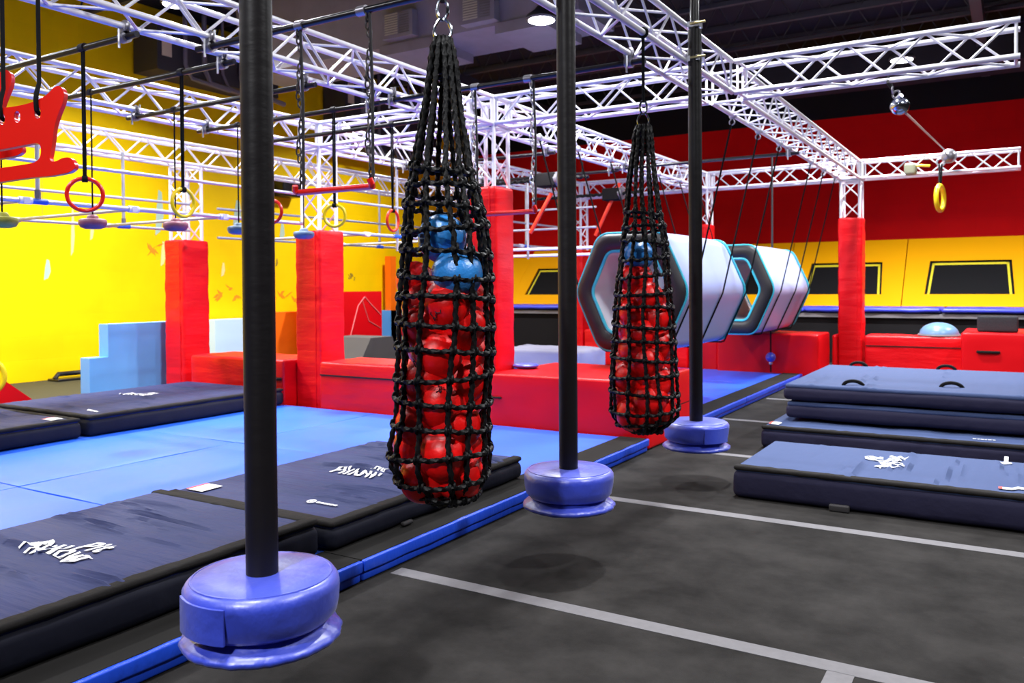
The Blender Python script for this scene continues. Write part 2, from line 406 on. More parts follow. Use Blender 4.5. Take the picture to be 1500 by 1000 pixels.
# ------------------------------------------------------------------ crash mats
def wrinkle(seed, amp, fx, fy, zt):
    def d(p, n):
        w = mn.noise(Vector((p.x*fx+seed, p.y*fy, p.z*2)))+.5*mn.noise(Vector((p.x*fx*2.3, p.y*fy*2.3+seed, p.z*4)))
        return n*(amp*w)
    return d
SURF = {}
def crash_mat(x0, x1, y0, y1, z0, z1, label, seed, top='navy', side='navyside', bands=('front',), amp=.012, fx=1.6, fy=5, bw=.09, folds=10, along='X', step=.04):
    t = thing('crash_mat', label, 'crash mat', ((x0+x1)/2, (y0+y1)/2, z0))
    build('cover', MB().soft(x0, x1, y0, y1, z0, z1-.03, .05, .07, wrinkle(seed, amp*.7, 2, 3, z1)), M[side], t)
    rr = random.Random(seed); F = []
    for k in range(folds):     # long soft creases in the loose cover
        u0, u1, v0, v1 = (x0, x1, y0, y1) if along == 'X' else (y0, y1, x0, x1)
        c = rr.uniform(v0+.1, v1-.1); n_ = rr.choice((1, 2, 3))
        uc = rr.uniform(u0, u1); ul = rr.uniform(.25, .6)*(u1-u0)
        for q in range(n_): F.append((c+q*rr.uniform(.05, .08), uc+rr.uniform(-.1, .1), ul*rr.uniform(.6, 1), rr.uniform(.014, .026), rr.uniform(.012, .026), rr.uniform(-.12, .05), rr.uniform(0, 9)))
    def relief(x, y):
        u, v = (x, y) if along == 'X' else (y, x)
        e = .008*mn.noise(Vector((x*fx+seed, y*fy, 1)))
        for c, uc, ul, w_, h_, sl, ph in F:
            d = (v-c-sl*(u-uc)-.03*mn.noise(Vector((u*1.6, ph, 0))))/w_
            if abs(d) < 2.6:
                win = max(0, 1-((u-uc)/ul)**2); e += h_*win*(math.exp(-d*d)-.5*math.exp(-(d-1.5)**2))
        return e
    SURF[t.name] = lambda x, y: z1+relief(x, y)
    def cr(p, n):
        if n.z < .3: return Vector((0, 0, 0))
        edge = min(1, min(p.x-x0, x1-p.x, p.y-y0, y1-p.y)/.10)
        return Vector((0, 0, relief(p.x, p.y)*max(.25, edge)))
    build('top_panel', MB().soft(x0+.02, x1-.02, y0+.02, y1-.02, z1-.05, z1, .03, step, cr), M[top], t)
    eb = lambda p, n: n*(.006*mn.noise(Vector((p.x*14, p.y*14, seed))))
    for b in bands:
        q = {'right': (x1-bw, x1-.005, y0+.01, y1-.01), 'front': (x0+.01, x1-.01, y0+.005, y0+bw), 'end': (x0+.01, x1-.01, y1-bw, y1-.005)}[b]
        build('edge_band', MB().soft(*q, z1-.03, z1+.007, .02, .06, eb), M['band'], t)
    return t
def drape(parent, mb, h=.009):
    sf = SURF[parent.name]; mb.v = [(p[0], p[1], sf(p[0], p[1])+h) for p in mb.v]; return mb
def wave_warp(k=.03, sl=.0, f=9):
    return lambda x, y: (x+sl*y, y+k*math.sin(x*f))
def refine(mb, it=1):
    bm = bmesh.new(); vs = [bm.verts.new(p) for p in mb.v]
    for f in mb.f:
        try: bm.faces.new([vs[i] for i in f])
        except ValueError: pass
    bmesh.ops.remove_doubles(bm, verts=bm.verts[:], dist=1e-6)
    bmesh.ops.triangulate(bm, faces=bm.faces[:])
    for _ in range(it):
        bmesh.ops.subdivide_edges(bm, edges=[e for e in bm.edges if e.calc_length() > .025], cuts=1, use_grid_fill=False)
        bmesh.ops.triangulate(bm, faces=bm.faces[:])
    bm.verts.index_update(); out = MB(); out.v = [tuple(v.co) for v in bm.verts]; out.f = [tuple(v.index for v in f.verts) for f in bm.faces]; bm.free(); return out
def logo(parent, cx, cy, s, rot=0, wavy=.10, yk=1.45):
    """two-line wavy white lettering, the short word above the long one; (cx, cy) is the middle of the lower baseline"""
    ax = Vector((math.cos(rot), math.sin(rot), 0)); ay = Vector((-math.sin(rot), math.cos(rot), 0))
    w = lambda x, y: (x+wavy*.25*y, y*yk+wavy*s*math.sin(x/s*3.0+.4))
    mb = text_mb('Pillow', s, (cx, cy, 0), ax, ay, 0, bold=.026, warp=w, align='CENTER')
    o2 = Vector((cx, cy, 0))+ax*(.62*s)+ay*(.88*s)
    mb2 = text_mb('Pit', s*.85, o2, ax, ay, 0, bold=.026, warp=w, align='CENTER')
    mb.add(mb2.v, mb2.f)
    if wavy > .08:      # thin swash tails at both ends
        for sg, x_, y_ in ((-1, -1.22*s, .80*s), (1, 1.20*s, .62*s)):
            pts = [(x_+sg*s*(.5*i/6-.1), y_+.035*s*math.sin(i*.9)) for i in range(7)]; wd = [.065*s*(1-i/7) for i in range(7)]
            O = Vector((cx, cy, 0)); V = []
            for (x, y), e in zip(pts, wd): V += [O+ax*x+ay*(y-e), O+ax*x+ay*(y+e)]
            mb.add(V, [(2*i, 2*i+2, 2*i+3, 2*i+1) if sg > 0 else (2*i, 2*i+1, 2*i+3, 2*i+2) for i in range(6)])
    tag(build('lettering', drape(parent, refine(mb, 2)), M['white'], parent, 0), 'white wavy lettering reading Pit Pillow')
def small_print(parent, cx, cy, s, rot=0, ring=True):
    ax = Vector((math.cos(rot), math.sin(rot), 0)); ay = Vector((-math.sin(rot), math.cos(rot), 0)); O = Vector((cx, cy, 0)); mb = MB()
    def quad(x0, x1, y0, y1): mb.add([O+ax*x+ay*y for x, y in ((x0, y0), (x1, y0), (x1, y1), (x0, y1))], [(0, 1, 2, 3)])
    if ring:
        n = 16; v = []
        for i in range(n):
            a = 2*PI*i/n
            for q in (.32, .5): v.append(O+ax*(q*s*math.cos(a))+ay*(q*s*math.sin(a)))
        mb.add(v, [(2*i, 2*i+1, 2*((i+1) % n)+1, 2*((i+1) % n)) for i in range(n)])
        quad(-.12*s, .12*s, -.2*s, .2*s)
    x = .7*s
    for wd in (.5, .35, .5, .3, .55, .4): quad(x, x+wd*s*.8, -.18*s, .18*s); x += wd*s*.8+.1*s
    tag(build('small_print', drape(parent, mb), M['white'], parent, 0), 'small white printed emblem and words')
def care_tag(parent, cx, cy, w, d, rot=0):
    ax = Vector((math.cos(rot), math.sin(rot), 0)); ay = Vector((-math.sin(rot), math.cos(rot), 0)); O = Vector((cx, cy, 0))
    def q(x0, x1, y0, y1, h):
        n = 5; mb = MB(); mb.v = [tuple(O+ax*(x0+(x1-x0)*i/n)+ay*(y0+(y1-y0)*j/n)) for j in range(n+1) for i in range(n+1)]
        mb.f = [(j*(n+1)+i, j*(n+1)+i+1, (j+1)*(n+1)+i+1, (j+1)*(n+1)+i) for j in range(n) for i in range(n)]
        return drape(parent, mb, h)
    o = tag(build('label_patch', q(-w/2, w/2, -d/2, d/2, .010), M['white'], parent, 0), 'white sewn label')
    build('label_stripe', q(-w/2-.012, -w/2+.012, -d/2, d/2, .011), M['redprint'], o, 0)

A = crash_mat(-4.80, -3.37, .6, 3.44, T+.004, .335, 'dark navy mat nearest the camera at left with white wavy lettering', 1, bands=('right', 'end'), fx=1.2, fy=4.5, folds=16, step=.022)
logo(A, -4.09, 2.265, .165, 0, .12)
B = crash_mat(-4.86, -3.34, 3.50, 5.66, T+.004, .295, 'navy mat lying under the nearer net of red balls', 2, bands=('right', 'front'), fx=1.2, fy=5.5, folds=18, step=.022)
logo(B, -4.09, 4.48, .158, 0, .03, 1.25)
small_print(B, -3.80, 3.80, .065)
care_tag(B, -4.69, 3.70, .15, .17)
for (yy) in (4.15, 4.75):
    build('grey_handle', MB().soft(-3.335, -3.30, yy-.05, yy+.05, T+.01, T+.035, .012, .03), M['greystrap'], B)
C = crash_mat(-10.1, -8.16, 5.02, 7.70, T+.004, .335, 'long navy mat against the red barrier by the blue foam step', 3, bands=('right', 'front'), fx=1.5, fy=3)
logo(C, -9.32, 6.27, .17, 0, .05); small_print(C, -8.62, 5.26, .07, 0, False)
D = crash_mat(-10.0, -8.18, 2.6, 4.96, T+.004, .325, 'navy mat cut by the left photo edge with white label', 4, bands=('right', 'end'), fx=1.5, fy=3)
care_tag(D, -8.38, 4.77, .17, .13)
# mats on the black floor at right
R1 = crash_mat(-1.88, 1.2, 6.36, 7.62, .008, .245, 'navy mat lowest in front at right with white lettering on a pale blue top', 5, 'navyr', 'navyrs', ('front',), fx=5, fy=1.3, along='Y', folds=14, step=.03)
logo(R1, -.75, 7.08, .165, PI/2, .12); small_print(R1, -.06, 7.47, .08, PI/2, True); care_tag(R1, .0, 6.56, .17, .06)
build('grey_handle', MB().soft(-1.16, -1.02, 6.32, 6.37, .0, .05, .012, .03), M['greystrap'], R1)
R2 = crash_mat(-2.20, 1.2, 8.42, 11.4, .008, .225, 'navy mat directly under the tall mat stack at right', 6, 'navyr', 'navyrs', ('front',), fx=5, fy=1.3, folds=0)
care_tag(R2, -2.09, 8.62, .09, .15); small_print(R2, -.38, 8.62, .07, 0, False)
def big_mat(z0, z1, label, seed, dx=0, nf=7):
    return crash_mat(-2.08+dx, 1.2, 8.85+dx*.3, 11.25, z0, z1, label, seed, 'navyr', 'navyrs', (), fx=4, fy=1.2, amp=.016, along='Y', folds=nf)
S1 = big_mat(.255, .43, 'lower thick navy mat of the stack at right, wrinkled front', 7, .02, 0)
S2 = big_mat(.448, .615, 'topmost navy mat of the stack at right with black carry handles', 8)
def loop_handle(parent, x, y, z, w=.20, h=.06, ax=(1, 0, 0), m='strap'):
    a = Vector(ax); pts = [Vector((x, y, z))+a*(w/2*math.cos(PI-PI*i/12))+Vector((0, 0, h*math.sin(PI*i/12))) for i in range(13)]
    build('carry_handle', MB().path(pts, .018, 6), M[m], parent)
for px, py in ((1250, 565), (1394, 568), (1262, 534), (1390, 537)):
    p = at(px, py, Z=.61); loop_handle(S2, p.x, max(8.9, min(11.2, p.y)), .60)
# dark floor platform between the far mats and the yellow wall

# ------------------------------------------------------------------ hanging padded poles with disc feet
def hanging_pole(x, y, zt, label, flap, ztop, clampz=None, R=.268):
    t = thing('hanging_pole', label, 'hanging pole', (x, y, zt-.30), 'padded poles with disc feet')
    k = MB().path([(x, y, zt-.02), (x, y, 1.2), (x, y, 1.9), (x, y, ztop-.33)], .056, 20)
    build('foam_sleeve', k, M['pole'], t)
    build('steel_pole', MB().tube((x, y, ztop-.4), (x, y, ztop), .036, 14), M['bar'], t)
    wob = lambda th, z: 1+.008*math.sin(5*th+z*20)+.012*mn.noise(Vector((math.cos(th)*2.4, math.sin(th)*2.4, z*14+x*7+y)))
    prof = [(.0, -.160), (.20, -.165), (.232, -.160), (.253, -.140), (.260, -.10), (.264, -.05), (.262, -.028), (.250, -.009), (.238, -.004), (.225, .0), (.18, .006), (.10, .007), (.06, .002), (.0, .002)]
    ft = build('foot_disc', MB().lathe([(r*R/.264, z) for r, z in prof], (x, y, zt), 64, wob), M['blue_vinyl'], t, 60)
    build('piping', MB().torus((x, y, zt-.006), (1, 0, 0), (0, 1, 0), .236*R/.264, .006, 48, 6), M['blue_vinyl'], ft)
    wob2 = lambda th, z: 1+.030*mn.noise(Vector((math.cos(th)*8, math.sin(th)*8, z*9+y)))
    prof2 = [(.0, -.235), (.22, -.235), (.262, -.226), (.272, -.214), (.270, -.204), (.255, -.192), (.225, -.178), (.21, -.160), (.0, -.160)]
    build('lower_disc', MB().lathe([(r*R/.264, z) for r, z in prof2], (x, y, zt), 96, wob2), M['blue_vinyl'], t, 60)
    # overlap flap of the vinyl jacket
    mb = MB(); v = []
    n = 10
    for i in range(n+1):
        a = flap+.9*i/n
        for z in (-.148, -.03): v.append((x+math.cos(a)*(R*1.012+.004), y+math.sin(a)*(R*1.012+.004), zt+z))
        for z in (-.03, -.148): v.append((x+math.cos(a)*(R*.985), y+math.sin(a)*(R*.985), zt+z))
    f = []
    for i in range(n):
        for q in range(4): f.append((4*i+q, 4*i+(q+1) % 4, 4*i+4+(q+1) % 4, 4*i+4+q))
    f += [(0, 3, 2, 1), (4*n, 4*n+1, 4*n+2, 4*n+3)]
    mb.add(v, f); build('jacket_flap', mb, M['blue_vinyl'], t, 50)
    for z in (clampz or (ztop-.37, ztop-.08)):
        c = MB(); c.box(x-.05, x+.05, y-.05, y+.05, z-.022, z+.022); c.tube((x-.055, y, z), (x-.03, y-.02, z), .03, 10)
        cc = build('pipe_clamp', c, M['alu'], t)
        build('clamp_bolt', MB().tube((x-.02, y-.06, z), (x+.11, y-.06, z), .010, 6), M['brass'], cc)
    return t
PX = -2.285
hanging_pole(PX, 2.04, .640, 'black padded pole nearest the camera with large blue vinyl disc foot', -2.09, 4.1)
hanging_pole(PX, 4.40, .560, 'middle black padded pole and blue disc foot, right of the nearer net', 1.2, 4.1)
hanging_pole(PX, 6.72, .515, 'farthest black padded pole and blue disc foot, right of the farther net', -1.0, 4.1, (3.53, 3.81))

# ------------------------------------------------------------------ trusses
ZB, ZTp = 3.52, 3.82
def lattice(mb, a, b, side, up, half=.32, r=.0115):
    """zigzag braces on one face between chord line a-b and the chord offset by up"""
    a = Vector(a); b = Vector(b); L = (b-a).length; n = max(2, int(round(L/half)))
    for i in range(n):
        p = a+(b-a)*(i/n); q = a+(b-a)*((i+1)/n)
        if (i+side) % 2: mb.tube(p+up, q, r, 6)
        else: mb.tube(p, q+up, r, 6)
def box_truss(axis, c0, c1, s0, s1, label, group='white box trusses overhead'):
    """axis X or Y; (c0, c1) cross range in plan; (s0, s1) along"""
    P = (lambda s, c, z: Vector((s, c, z))) if axis == 'X' else (lambda s, c, z: Vector((c, s, z)))
    t = thing('box_truss', label, 'truss', P((s0+s1)/2, (c0+c1)/2, ZB), group)
    for c in (c0, c1):
        for z in (ZB, ZTp): build('chord', MB().tube(P(s0, c, z), P(s1, c, z), .0245, 12), M['truss'], t)
    for c, sd in ((c0, 0), (c1, 1)):
        mb = MB(); lattice(mb, P(s0+.06, c, ZB), P(s1-.06, c, ZB), sd, Vector((0, 0, ZTp-ZB)))
        for s in (s0+.03, s1-.03): mb.tube(P(s, c, ZB), P(s, c, ZTp), .014, 6)
        build('side_bracing', mb, M['truss'], t)
    for z, sd in ((ZB, 0), (ZTp, 1)):
        mb = MB(); lattice(mb, P(s0+.06, c0, z), P(s1-.06, c0, z), sd, P(0, c1-c0, 0))
        for s in (s0+.03, s1-.03): mb.tube(P(s, c0, z), P(s, c1, z), .014, 6)
        build('flat_bracing', mb, M['truss'], t)
    return t
GX = {'R': (-2.67, -2.36), 'L': (-5.43, -5.12), 'B': (-8.16, -7.85), 'T': (-10.91, -10.6)}
GY = {1: (8.05, 8.36), 2: (15.74, 16.05)}
box_truss('Y', *GX['R'], -1.5, 8.03, 'white box truss overhead carrying the hanging poles and both nets')
box_truss('Y', *GX['R'], 8.38, 15.72, 'white box truss above the hexagon tunnels, ending at the far right red pillar')
box_truss('Y', *GX['L'], -1.5, 8.03, 'white box truss at upper left ending above the tall red pillar in mid photo')
box_truss('Y', *GX['L'], 8.38, 15.72, 'white box truss beyond the mid pillar, along the left of the hexagon tunnels')
box_truss('Y', *GX['B'], -1.0, 8.03, 'white box truss at left where the ring bars end')
box_truss('Y', *GX['B'], 8.38, 15.72, 'white box truss running back from the second red pillar')
box_truss('Y', *GX['T'], 1.0, 15.72, 'lowest looking white box truss in front of the yellow wall')
box_truss('X', *GY[1], -2.34, .03, 'white box truss at upper right holding the chrome pulley ball')
box_truss('X', *GY[1], -5.10, -2.69, 'white box truss crossing behind the middle pole, between nets')
box_truss('X', *GY[1], -7.83, -5.45, 'white box truss bridging the second pillar and the mid pillar')
box_truss('X', *GY[2], -2.34, .07, 'far white box truss at right before the red wall, above the yellow ring')
box_truss('X', *GY[2], -5.10, -2.69, 'far white box truss between the tunnels and the red wall')
box_truss('X', *GY[2], -7.83, -5.45, 'far white box truss left of the farther net')
def truss_column(gx, gy, padtop, padbot, label, pr=.20, block=True):
    x0, x1 = GX[gx]; y0, y1 = GY[gy]
    t = thing('truss_column', label, 'pillar', ((x0+x1)/2, (y0+y1)/2, 0), 'truss pillars with red pads')
    top = ZB-.03
    for x in (x0, x1):
        for y in (y0, y1): build('chord', MB().tube((x, y, 0.0), (x, y, top), .0245, 12), M['truss'], t)
    if block:
        mb = MB()
        for x in (x0, x1):
            for y in (y0, y1): mb.tube((x, y, top), (x, y, ZTp+.01), .032, 10)
        for z in (ZB, ZTp):
            mb.tube((x0, y0, z), (x1, y0, z), .026, 8); mb.tube((x0, y1, z), (x1, y1, z), .026, 8); mb.tube((x0, y0, z), (x0, y1, z), .026, 8); mb.tube((x1, y0, z), (x1, y1, z), .026, 8)
        build('corner_block', mb, M['alu' if gx == 'R' else 'truss'], t)
    for (a, b, u, sd) in (((x0, y0), (x0, y0), (x1-x0, 0, 0), 0), ((x0, y1), (x0, y1), (x1-x0, 0, 0), 1), ((x0, y0), (x0, y0), (0, y1-y0, 0), 1), ((x1, y0), (x1, y0), (0, y1-y0, 0), 0)):
        mb = MB(); lattice(mb, (*a, padtop-.3), (*b, top), sd, Vector(u), .3)
        mb.tube((*a, top-.02), Vector((*a, top-.02))+Vector(u), .016, 6)
        build('side_bracing', mb, M['truss'], t)
    cx, cy = (x0+x1)/2, (y0+y1)/2
    sd = x0*3+y0
    pad = build('pillar_pad', MB().soft(cx-pr, cx+pr, cy-pr, cy+pr, padbot, padtop, .035, .07, lambda p, n: n*(.010*mn.noise(Vector((p.x*3+sd, p.y*3, p.z*7)))+.004*mn.noise(Vector((p.x*6, p.y*6, p.z*16+sd))))), M['red'], t)
    build('pad_flap', MB().soft(cx+pr*.55, cx+pr*.62, cy-pr-.008, cy-pr+.004, padbot+.02, padtop-.01, .003, .3), M['red'], pad)
    return t
truss_column('L', 1, 2.80, .0, 'tall red padded pillar in mid photo right of the nearer net', .205)
truss_column('B', 1, 2.41, .0, 'red padded pillar between the nearest pole and the nearer net', .23)
truss_column('T', 1, 2.38, .0, 'red padded pillar left of the nearest pole, by the blue foam step', .23, False)
truss_column('R', 2, 2.83, .0, 'red padded pillar at right before the amber wall pads', .20)
truss_column('L', 2, 2.83, .0, 'far red padded pillar peeking above the front hexagon tunnel', .20)
truss_column('B', 2, 2.41, .0, 'far red padded pillar between the middle pole and the farther net', .22)

# ------------------------------------------------------------------ bars, rings, holds, trapezes
def hanging_bar(x0, x1, y, label, z=3.445, collars=()):
    t = thing('cross_bar', label, 'bar', ((x0+x1)/2, y, z), 'black bars between the trusses')
    build('tube', MB().tube((x0-.14, y, z), (x1+.14, y, z), .024, 12), M['bar'], t)
    for x in (x0, x1):
        c = MB(); c.torus((x, y, ZB), (1, 0, 0), (0, 0, 1), .034, .016, 14, 6); c.path([(x-.03, y, z), (x+.03, y, z)], .042, 12)
        c.box(x-.03, x+.03, y-.03, y+.03, z+.02, ZB-.02)
        cc = build('pipe_clamp', c, M['clampm'], t)
        build('clamp_bolt', MB().tube((x, y-.045, z-.085), (x, y-.045, z+.05), .009, 6), M['alu'], cc); build('clamp_bolt', MB().tube((x, y+.045, ZB-.05), (x, y+.045, ZB+.06), .009, 6), M['alu'], cc)
    for x in collars:
        build('collar', MB().tube((x-.035, y, z), (x+.035, y, z), .034, 12), M['clampm'], t)
    return t
BY = [3.65, 4.50, 5.39, 6.27, 7.17]
bn = ['nearest black bar at upper left holding the large red ring', 'second black bar from the left, holding the first yellow ring', 'third black bar, its right half behind the nearest pole', 'fourth black bar, crossing behind the left trapeze', 'fifth and farthest black ring bar, ending at the nearer net ropes']
for y, l in zip(BY, bn): hanging_bar(-7.85, -5.43, y, l)
hanging_bar(-5.12, -2.67, 4.13, 'black bar holding the left trapeze', collars=(-4.19, -3.63))
hanging_bar(-5.12, -2.67, 6.24, 'black bar holding the trapeze beside the mid pillar', collars=(-4.16, -3.61))
hanging_bar(-7.85, -5.43, 9.85, 'dark bar just right of the mid pillar top, before the red wall')
hanging_bar(-7.85, -5.43, 11.93, 'dark bar behind the middle pole above the orange levers')
hanging_bar(-5.12, -2.67, 11.75, 'long dark bar behind the farthest pole above the tunnels')

def ring(x, y, zc, R, ang, colm, label, ztop, r=.0155, gap=.0, group='gymnastic rings'):
    t = thing('gymnastic_ring', label, 'ring', (x, y, zc-R), group)
    a = Vector((math.cos(ang), math.sin(ang), 0))
    build('hoop', MB().torus((x, y, zc), a, (0, 0, 1), R-r, r, 40, 10), M[colm], t)
    s = MB(); ht = zc+R
    for k in (-1, 1): s.path([(x+a.x*.006*k, y+a.y*.006*k, ht-.02), (x+.012*k, y, (ht+ztop)/2), (x+.012*k, y, ztop-.01)], .0085, 6)
    build('strap', s, M['strap'], t)
    build('strap_loop', MB().path([(x-.03, y, ztop+.02), (x+.03, y, ztop+.02)], .031, 12), M['greystrap'], t)
    c = MB(); c.path([(x-.02*a.x, y-.02*a.y, ht-.02), (x+.02*a.x, y+.02*a.y, ht-.02)], .024, 10)
    build('strap_wrap', c, M['strap'], t)
    return t
ring(-5.94, 3.65, 2.357, .136, 1.02, 'redpl', 'red ring hanging nearest at left beside the red wing grip', 3.43)
ring(-5.935, 4.50, 2.366, .130, 1.66, 'yring', 'yellow ring left of the nearest pole', 3.43)
ring(-5.85, 5.39, 2.353, .118, 0.2, 'redpl', 'red ring half hidden behind the nearest pole', 3.43)
ring(-5.905, 6.27, 2.379, .125, .45, 'yring', 'yellow ring right of the nearest pole below the left trapeze', 3.43)
ring(-5.89, 7.17, 2.387, .130, 1.69, 'oring', 'small red ring beside the nearer net', 3.43)
def hold(x, y, zc, colm, label, ztop=3.43):
    t = thing('grip_hold', label, 'grip hold', (x, y, zc-.04), 'hanging climbing holds')
    prof = [(.0, -.055), (.07, -.055), (.105, -.042), (.122, -.01), (.120, .022), (.10, .034), (.055, .038), (.048, .058), (.034, .072), (.0, .074)]
    build('grip', MB().lathe(prof, (x, y, zc), 24, lambda th, z: 1+.05*math.cos(2*th)), M[colm], t, 60)
    build('strap', MB().tube((x, y, zc+.05), (x, y, ztop-.01), .0075, 6), M['strap'], t)
    build('strap_loop', MB().path([(x-.022, y, ztop+.02), (x+.022, y, ztop+.02)], .030, 12), M['greystrap'], t)
hold(-7.10, 3.65, 2.215, 'olive', 'olive climbing hold cut by the left photo edge')
hold(-7.21, 4.50, 2.258, 'purple', 'dusty purple climbing hold under the large red ring')
hold(-7.23, 5.39, 2.286, 'purple', 'dusty purple climbing hold under the first yellow ring')
hold(-7.33, 6.27, 2.30, 'bluegrey', 'blue grey climbing hold at the left edge of the nearest pole')
hold(-7.25, 7.17, 2.288, 'bluegrey', 'blue grey climbing hold before the second red pillar')
def chain_mb(x, y, z0, z1, turns=.0, L=.062):
    mb = MB(); n = int((z1-z0)/(L*.74)); 
    for i in range(n):
        z = z0+(z1-z0)*(i+.5)/n; a = .8*i
        ax = Vector((math.cos(a), math.sin(a), 0)); c = Vector((x+.012*math.cos(a*.9), y+.012*math.sin(a*.9), z))
        pts = [c+ax*(.016*math.cos(2*PI*k/10))+Vector((0, 0, L*.5*math.sin(2*PI*k/10))) for k in range(10)]
        mb.path(pts, .0065, 5, closed=True)
    return mb
def trapeze(xa, xb, y, zb, label, chainm):
    t = thing('trapeze', label, 'trapeze', ((xa+xb)/2, y, zb-.02), 'chain hung trapezes')
    b = build('bar', MB().tube((xa-.03, y, zb), (xb+.03, y, zb), .0215, 14), M['redpl'], t)
    for x in (xa, xb):
        k = MB().path([(x-.022 if x == xa else x+.022, y-.01, zb), (x-.034 if x == xa else x+.034, y-.02, zb+.012), (x-.022 if x == xa else x+.022, y-.03, zb+.045)], .022, 10)
        build('end_hook', k, M['redpl'], b)
        build('chain', chain_mb(x, y, zb+.02, 3.42), M[chainm], t)
        build('strap', MB().path([(x+.026, y, zb+.01), (x+.03, y, 2.9), (x+.012, y, 3.43)], .010, 6), M['greystrap'], t)
trapeze(-4.20, -3.58, 4.13, 2.305, 'red trapeze bar on dark chains above the second yellow ring', 'darkchain')
trapeze(-4.175, -3.57, 6.24, 2.298, 'red trapeze bar on pale chains across the mid red pillar', 'alu')

# red moulded wing shaped grips
def wing(cx, cy, cz, rot, label, s=1.0, flip=1):
    t = thing('wing_grip', label, 'hanging grip', (cx, cy, cz-.25), 'red moulded wing grips')
    # outline measured as (right, down) in units of 1/280 m about the grip centre (38, 195)
    O_ = [(-60, 156), (-20, 158), (8, 158), (34, 154), (54, 148), (70, 139), (80, 128), (88, 126), (95, 134), (93, 150), (85, 168), (79, 186), (77, 204), (74, 222), (71, 235), (80, 237), (90, 231), (101, 230), (108, 237), (109, 246), (102, 252), (88, 255), (70, 258), (50, 259), (10, 264), (-60, 275)]
    H_ = [(-52, 226), (0, 219), (42, 211), (56, 209), (60, 217), (58, 231), (50, 238), (30, 241), (-20, 248), (-52, 252)]
    out = [((a-38)/280, -(b-195)/280) for a, b in O_]; hole = [((a-38)/280, -(b-195)/280) for a, b in H_]
    bm = bmesh.new()
    def loop(pts): 
        vs = [bm.verts.new((p[0]*s*flip, 0, p[1]*s)) for p in pts]
        return [bm.edges.new((vs[i], vs[(i+1) % len(vs)])) for i in range(len(vs))]
    def smooth_loop(pts, it=2):
        for _ in range(it):
            q = []
            for i in range(len(pts)):
                a, b = pts[i], pts[(i+1) % len(pts)]
                q += [(a[0]*.75+b[0]*.25, a[1]*.75+b[1]*.25), (a[0]*.25+b[0]*.75, a[1]*.25+b[1]*.75)]
            pts = q
        return pts
    es = loop(smooth_loop(out))+loop(smooth_loop(hole))
    HL = ((-.125, .075), (-.045, .085), (.062, .105))
    for hx, hz in HL:
        es += loop([(hx+.016*math.cos(2*PI*i/14), hz+.030*math.sin(2*PI*i/14)) for i in range(14)])
    bmesh.ops.triangle_fill(bm, use_beauty=True, use_dissolve=False, edges=es)
    ret = bmesh.ops.extrude_face_region(bm, geom=bm.faces[:])
    for g in ret['geom']:
        if isinstance(g, bmesh.types.BMVert): g.co.y += .038*s
    bmesh.ops.recalc_face_normals(bm, faces=bm.faces[:])
    ed = [e for e in bm.edges if len(e.link_faces) == 2 and e.calc_face_angle(0) > 1.0]
    bmesh.ops.bevel(bm, geom=ed, offset=.014*s, segments=3, affect='EDGES', clamp_overlap=True)
    R = Matrix.Rotation(rot, 4, 'Z')
    mb = MB(); mb.add([R @ v.co+Vector((cx, cy, cz)) for v in bm.verts], [])
    bm.verts.index_update(); mb.f = [tuple(v.index for v in f.verts) for f in bm.faces]
    bm.free()
    build('moulded_body', mb, M['redpl'], t, 50)
    for hx, hz in (HL[0], HL[2]):
        p0 = R @ Vector((hx*s*flip, .019, hz*s+.03))+Vector((cx, cy, cz))
        fr = R @ Vector((0, -1, 0))
        mb = MB().path([p0+Vector((0, 0, -.035)), p0+fr*.026+Vector((0, 0, -.018)), p0+fr*.034+Vector((0, 0, .03)), p0+fr*.026+Vector((0, 0, .07)), p0+Vector((0, 0, .13)), p0+Vector((0, 0, .5)), p0+Vector((0, 0, 3.42-p0.z))], [.010, .012, .012, .012, .0105, .0105, .0105], 8)
        build('strap', mb, M['strap'], t)
    return t
w0 = at(38, 195, X=-4.4)
wing(w0.x, w0.y, w0.z, .545, 'red wing shaped grip hanging nearest at the upper left edge', 1.0)
w1 = at(-41, 170, X=-4.9)
wing(w1.x, w1.y, w1.z, .62, 'second red wing shaped grip behind the first at the left photo edge', 1.05)
hanging_bar(-5.12, -2.67, w0.y+.03, 'black bar above the red wing grips at upper left')

# ------------------------------------------------------------------ pipe frames
def pipe_frame(xa, xb, y0, y1, zl, zh, crosses, uprights, label, posts=()):
    t = thing('pipe_frame', label, 'pipe frame', ((xa+xb)/2, (y0+y1)/2, zl), 'galvanised pipe frames')
    for x in (xa, xb):
        for z in (zl, zh): build('rail', MB().tube((x, y0, z), (x, y1, z), .024 if (x == xb and z == zl) else .019, 10), M['pipe'], t)
    for y in crosses:
        c = build('cross_pipe', MB().tube((xa, y, zl), (xb, y, zl), .019, 10), M['pipe'], t)
        k = MB(); k.tube((xb, y-.06, zl), (xb, y+.06, zl), .035, 10); k.tube((xb-.08, y, zl), (xb, y, zl), .028, 10); k.box(xb+.018, xb+.038, y-.03, y+.03, zl-.03, zl+.03)
        build('tee_fitting', k, M['fitting'], c)
        k = MB(); k.tube((xa, y-.05, zl), (xa, y+.05, zl), .03, 10)
        build('tee_fitting', k, M['pipe'], c)
    for (x, y, za, zb) in uprights:
        u = build('upright', MB().tube((x, y, za), (x, y, zb), .021, 10), M['pipe'], t)
        k = MB(); k.tube((x, y-.09, zl), (x, y+.09, zl), .030, 10)
        build('blue_fitting', k, M['bluefit'], u)
        build('bolt_knuckle', MB().tube((x, y, zl+.03), (x, y, zl+.11), .030, 8), M['clampm'], u)
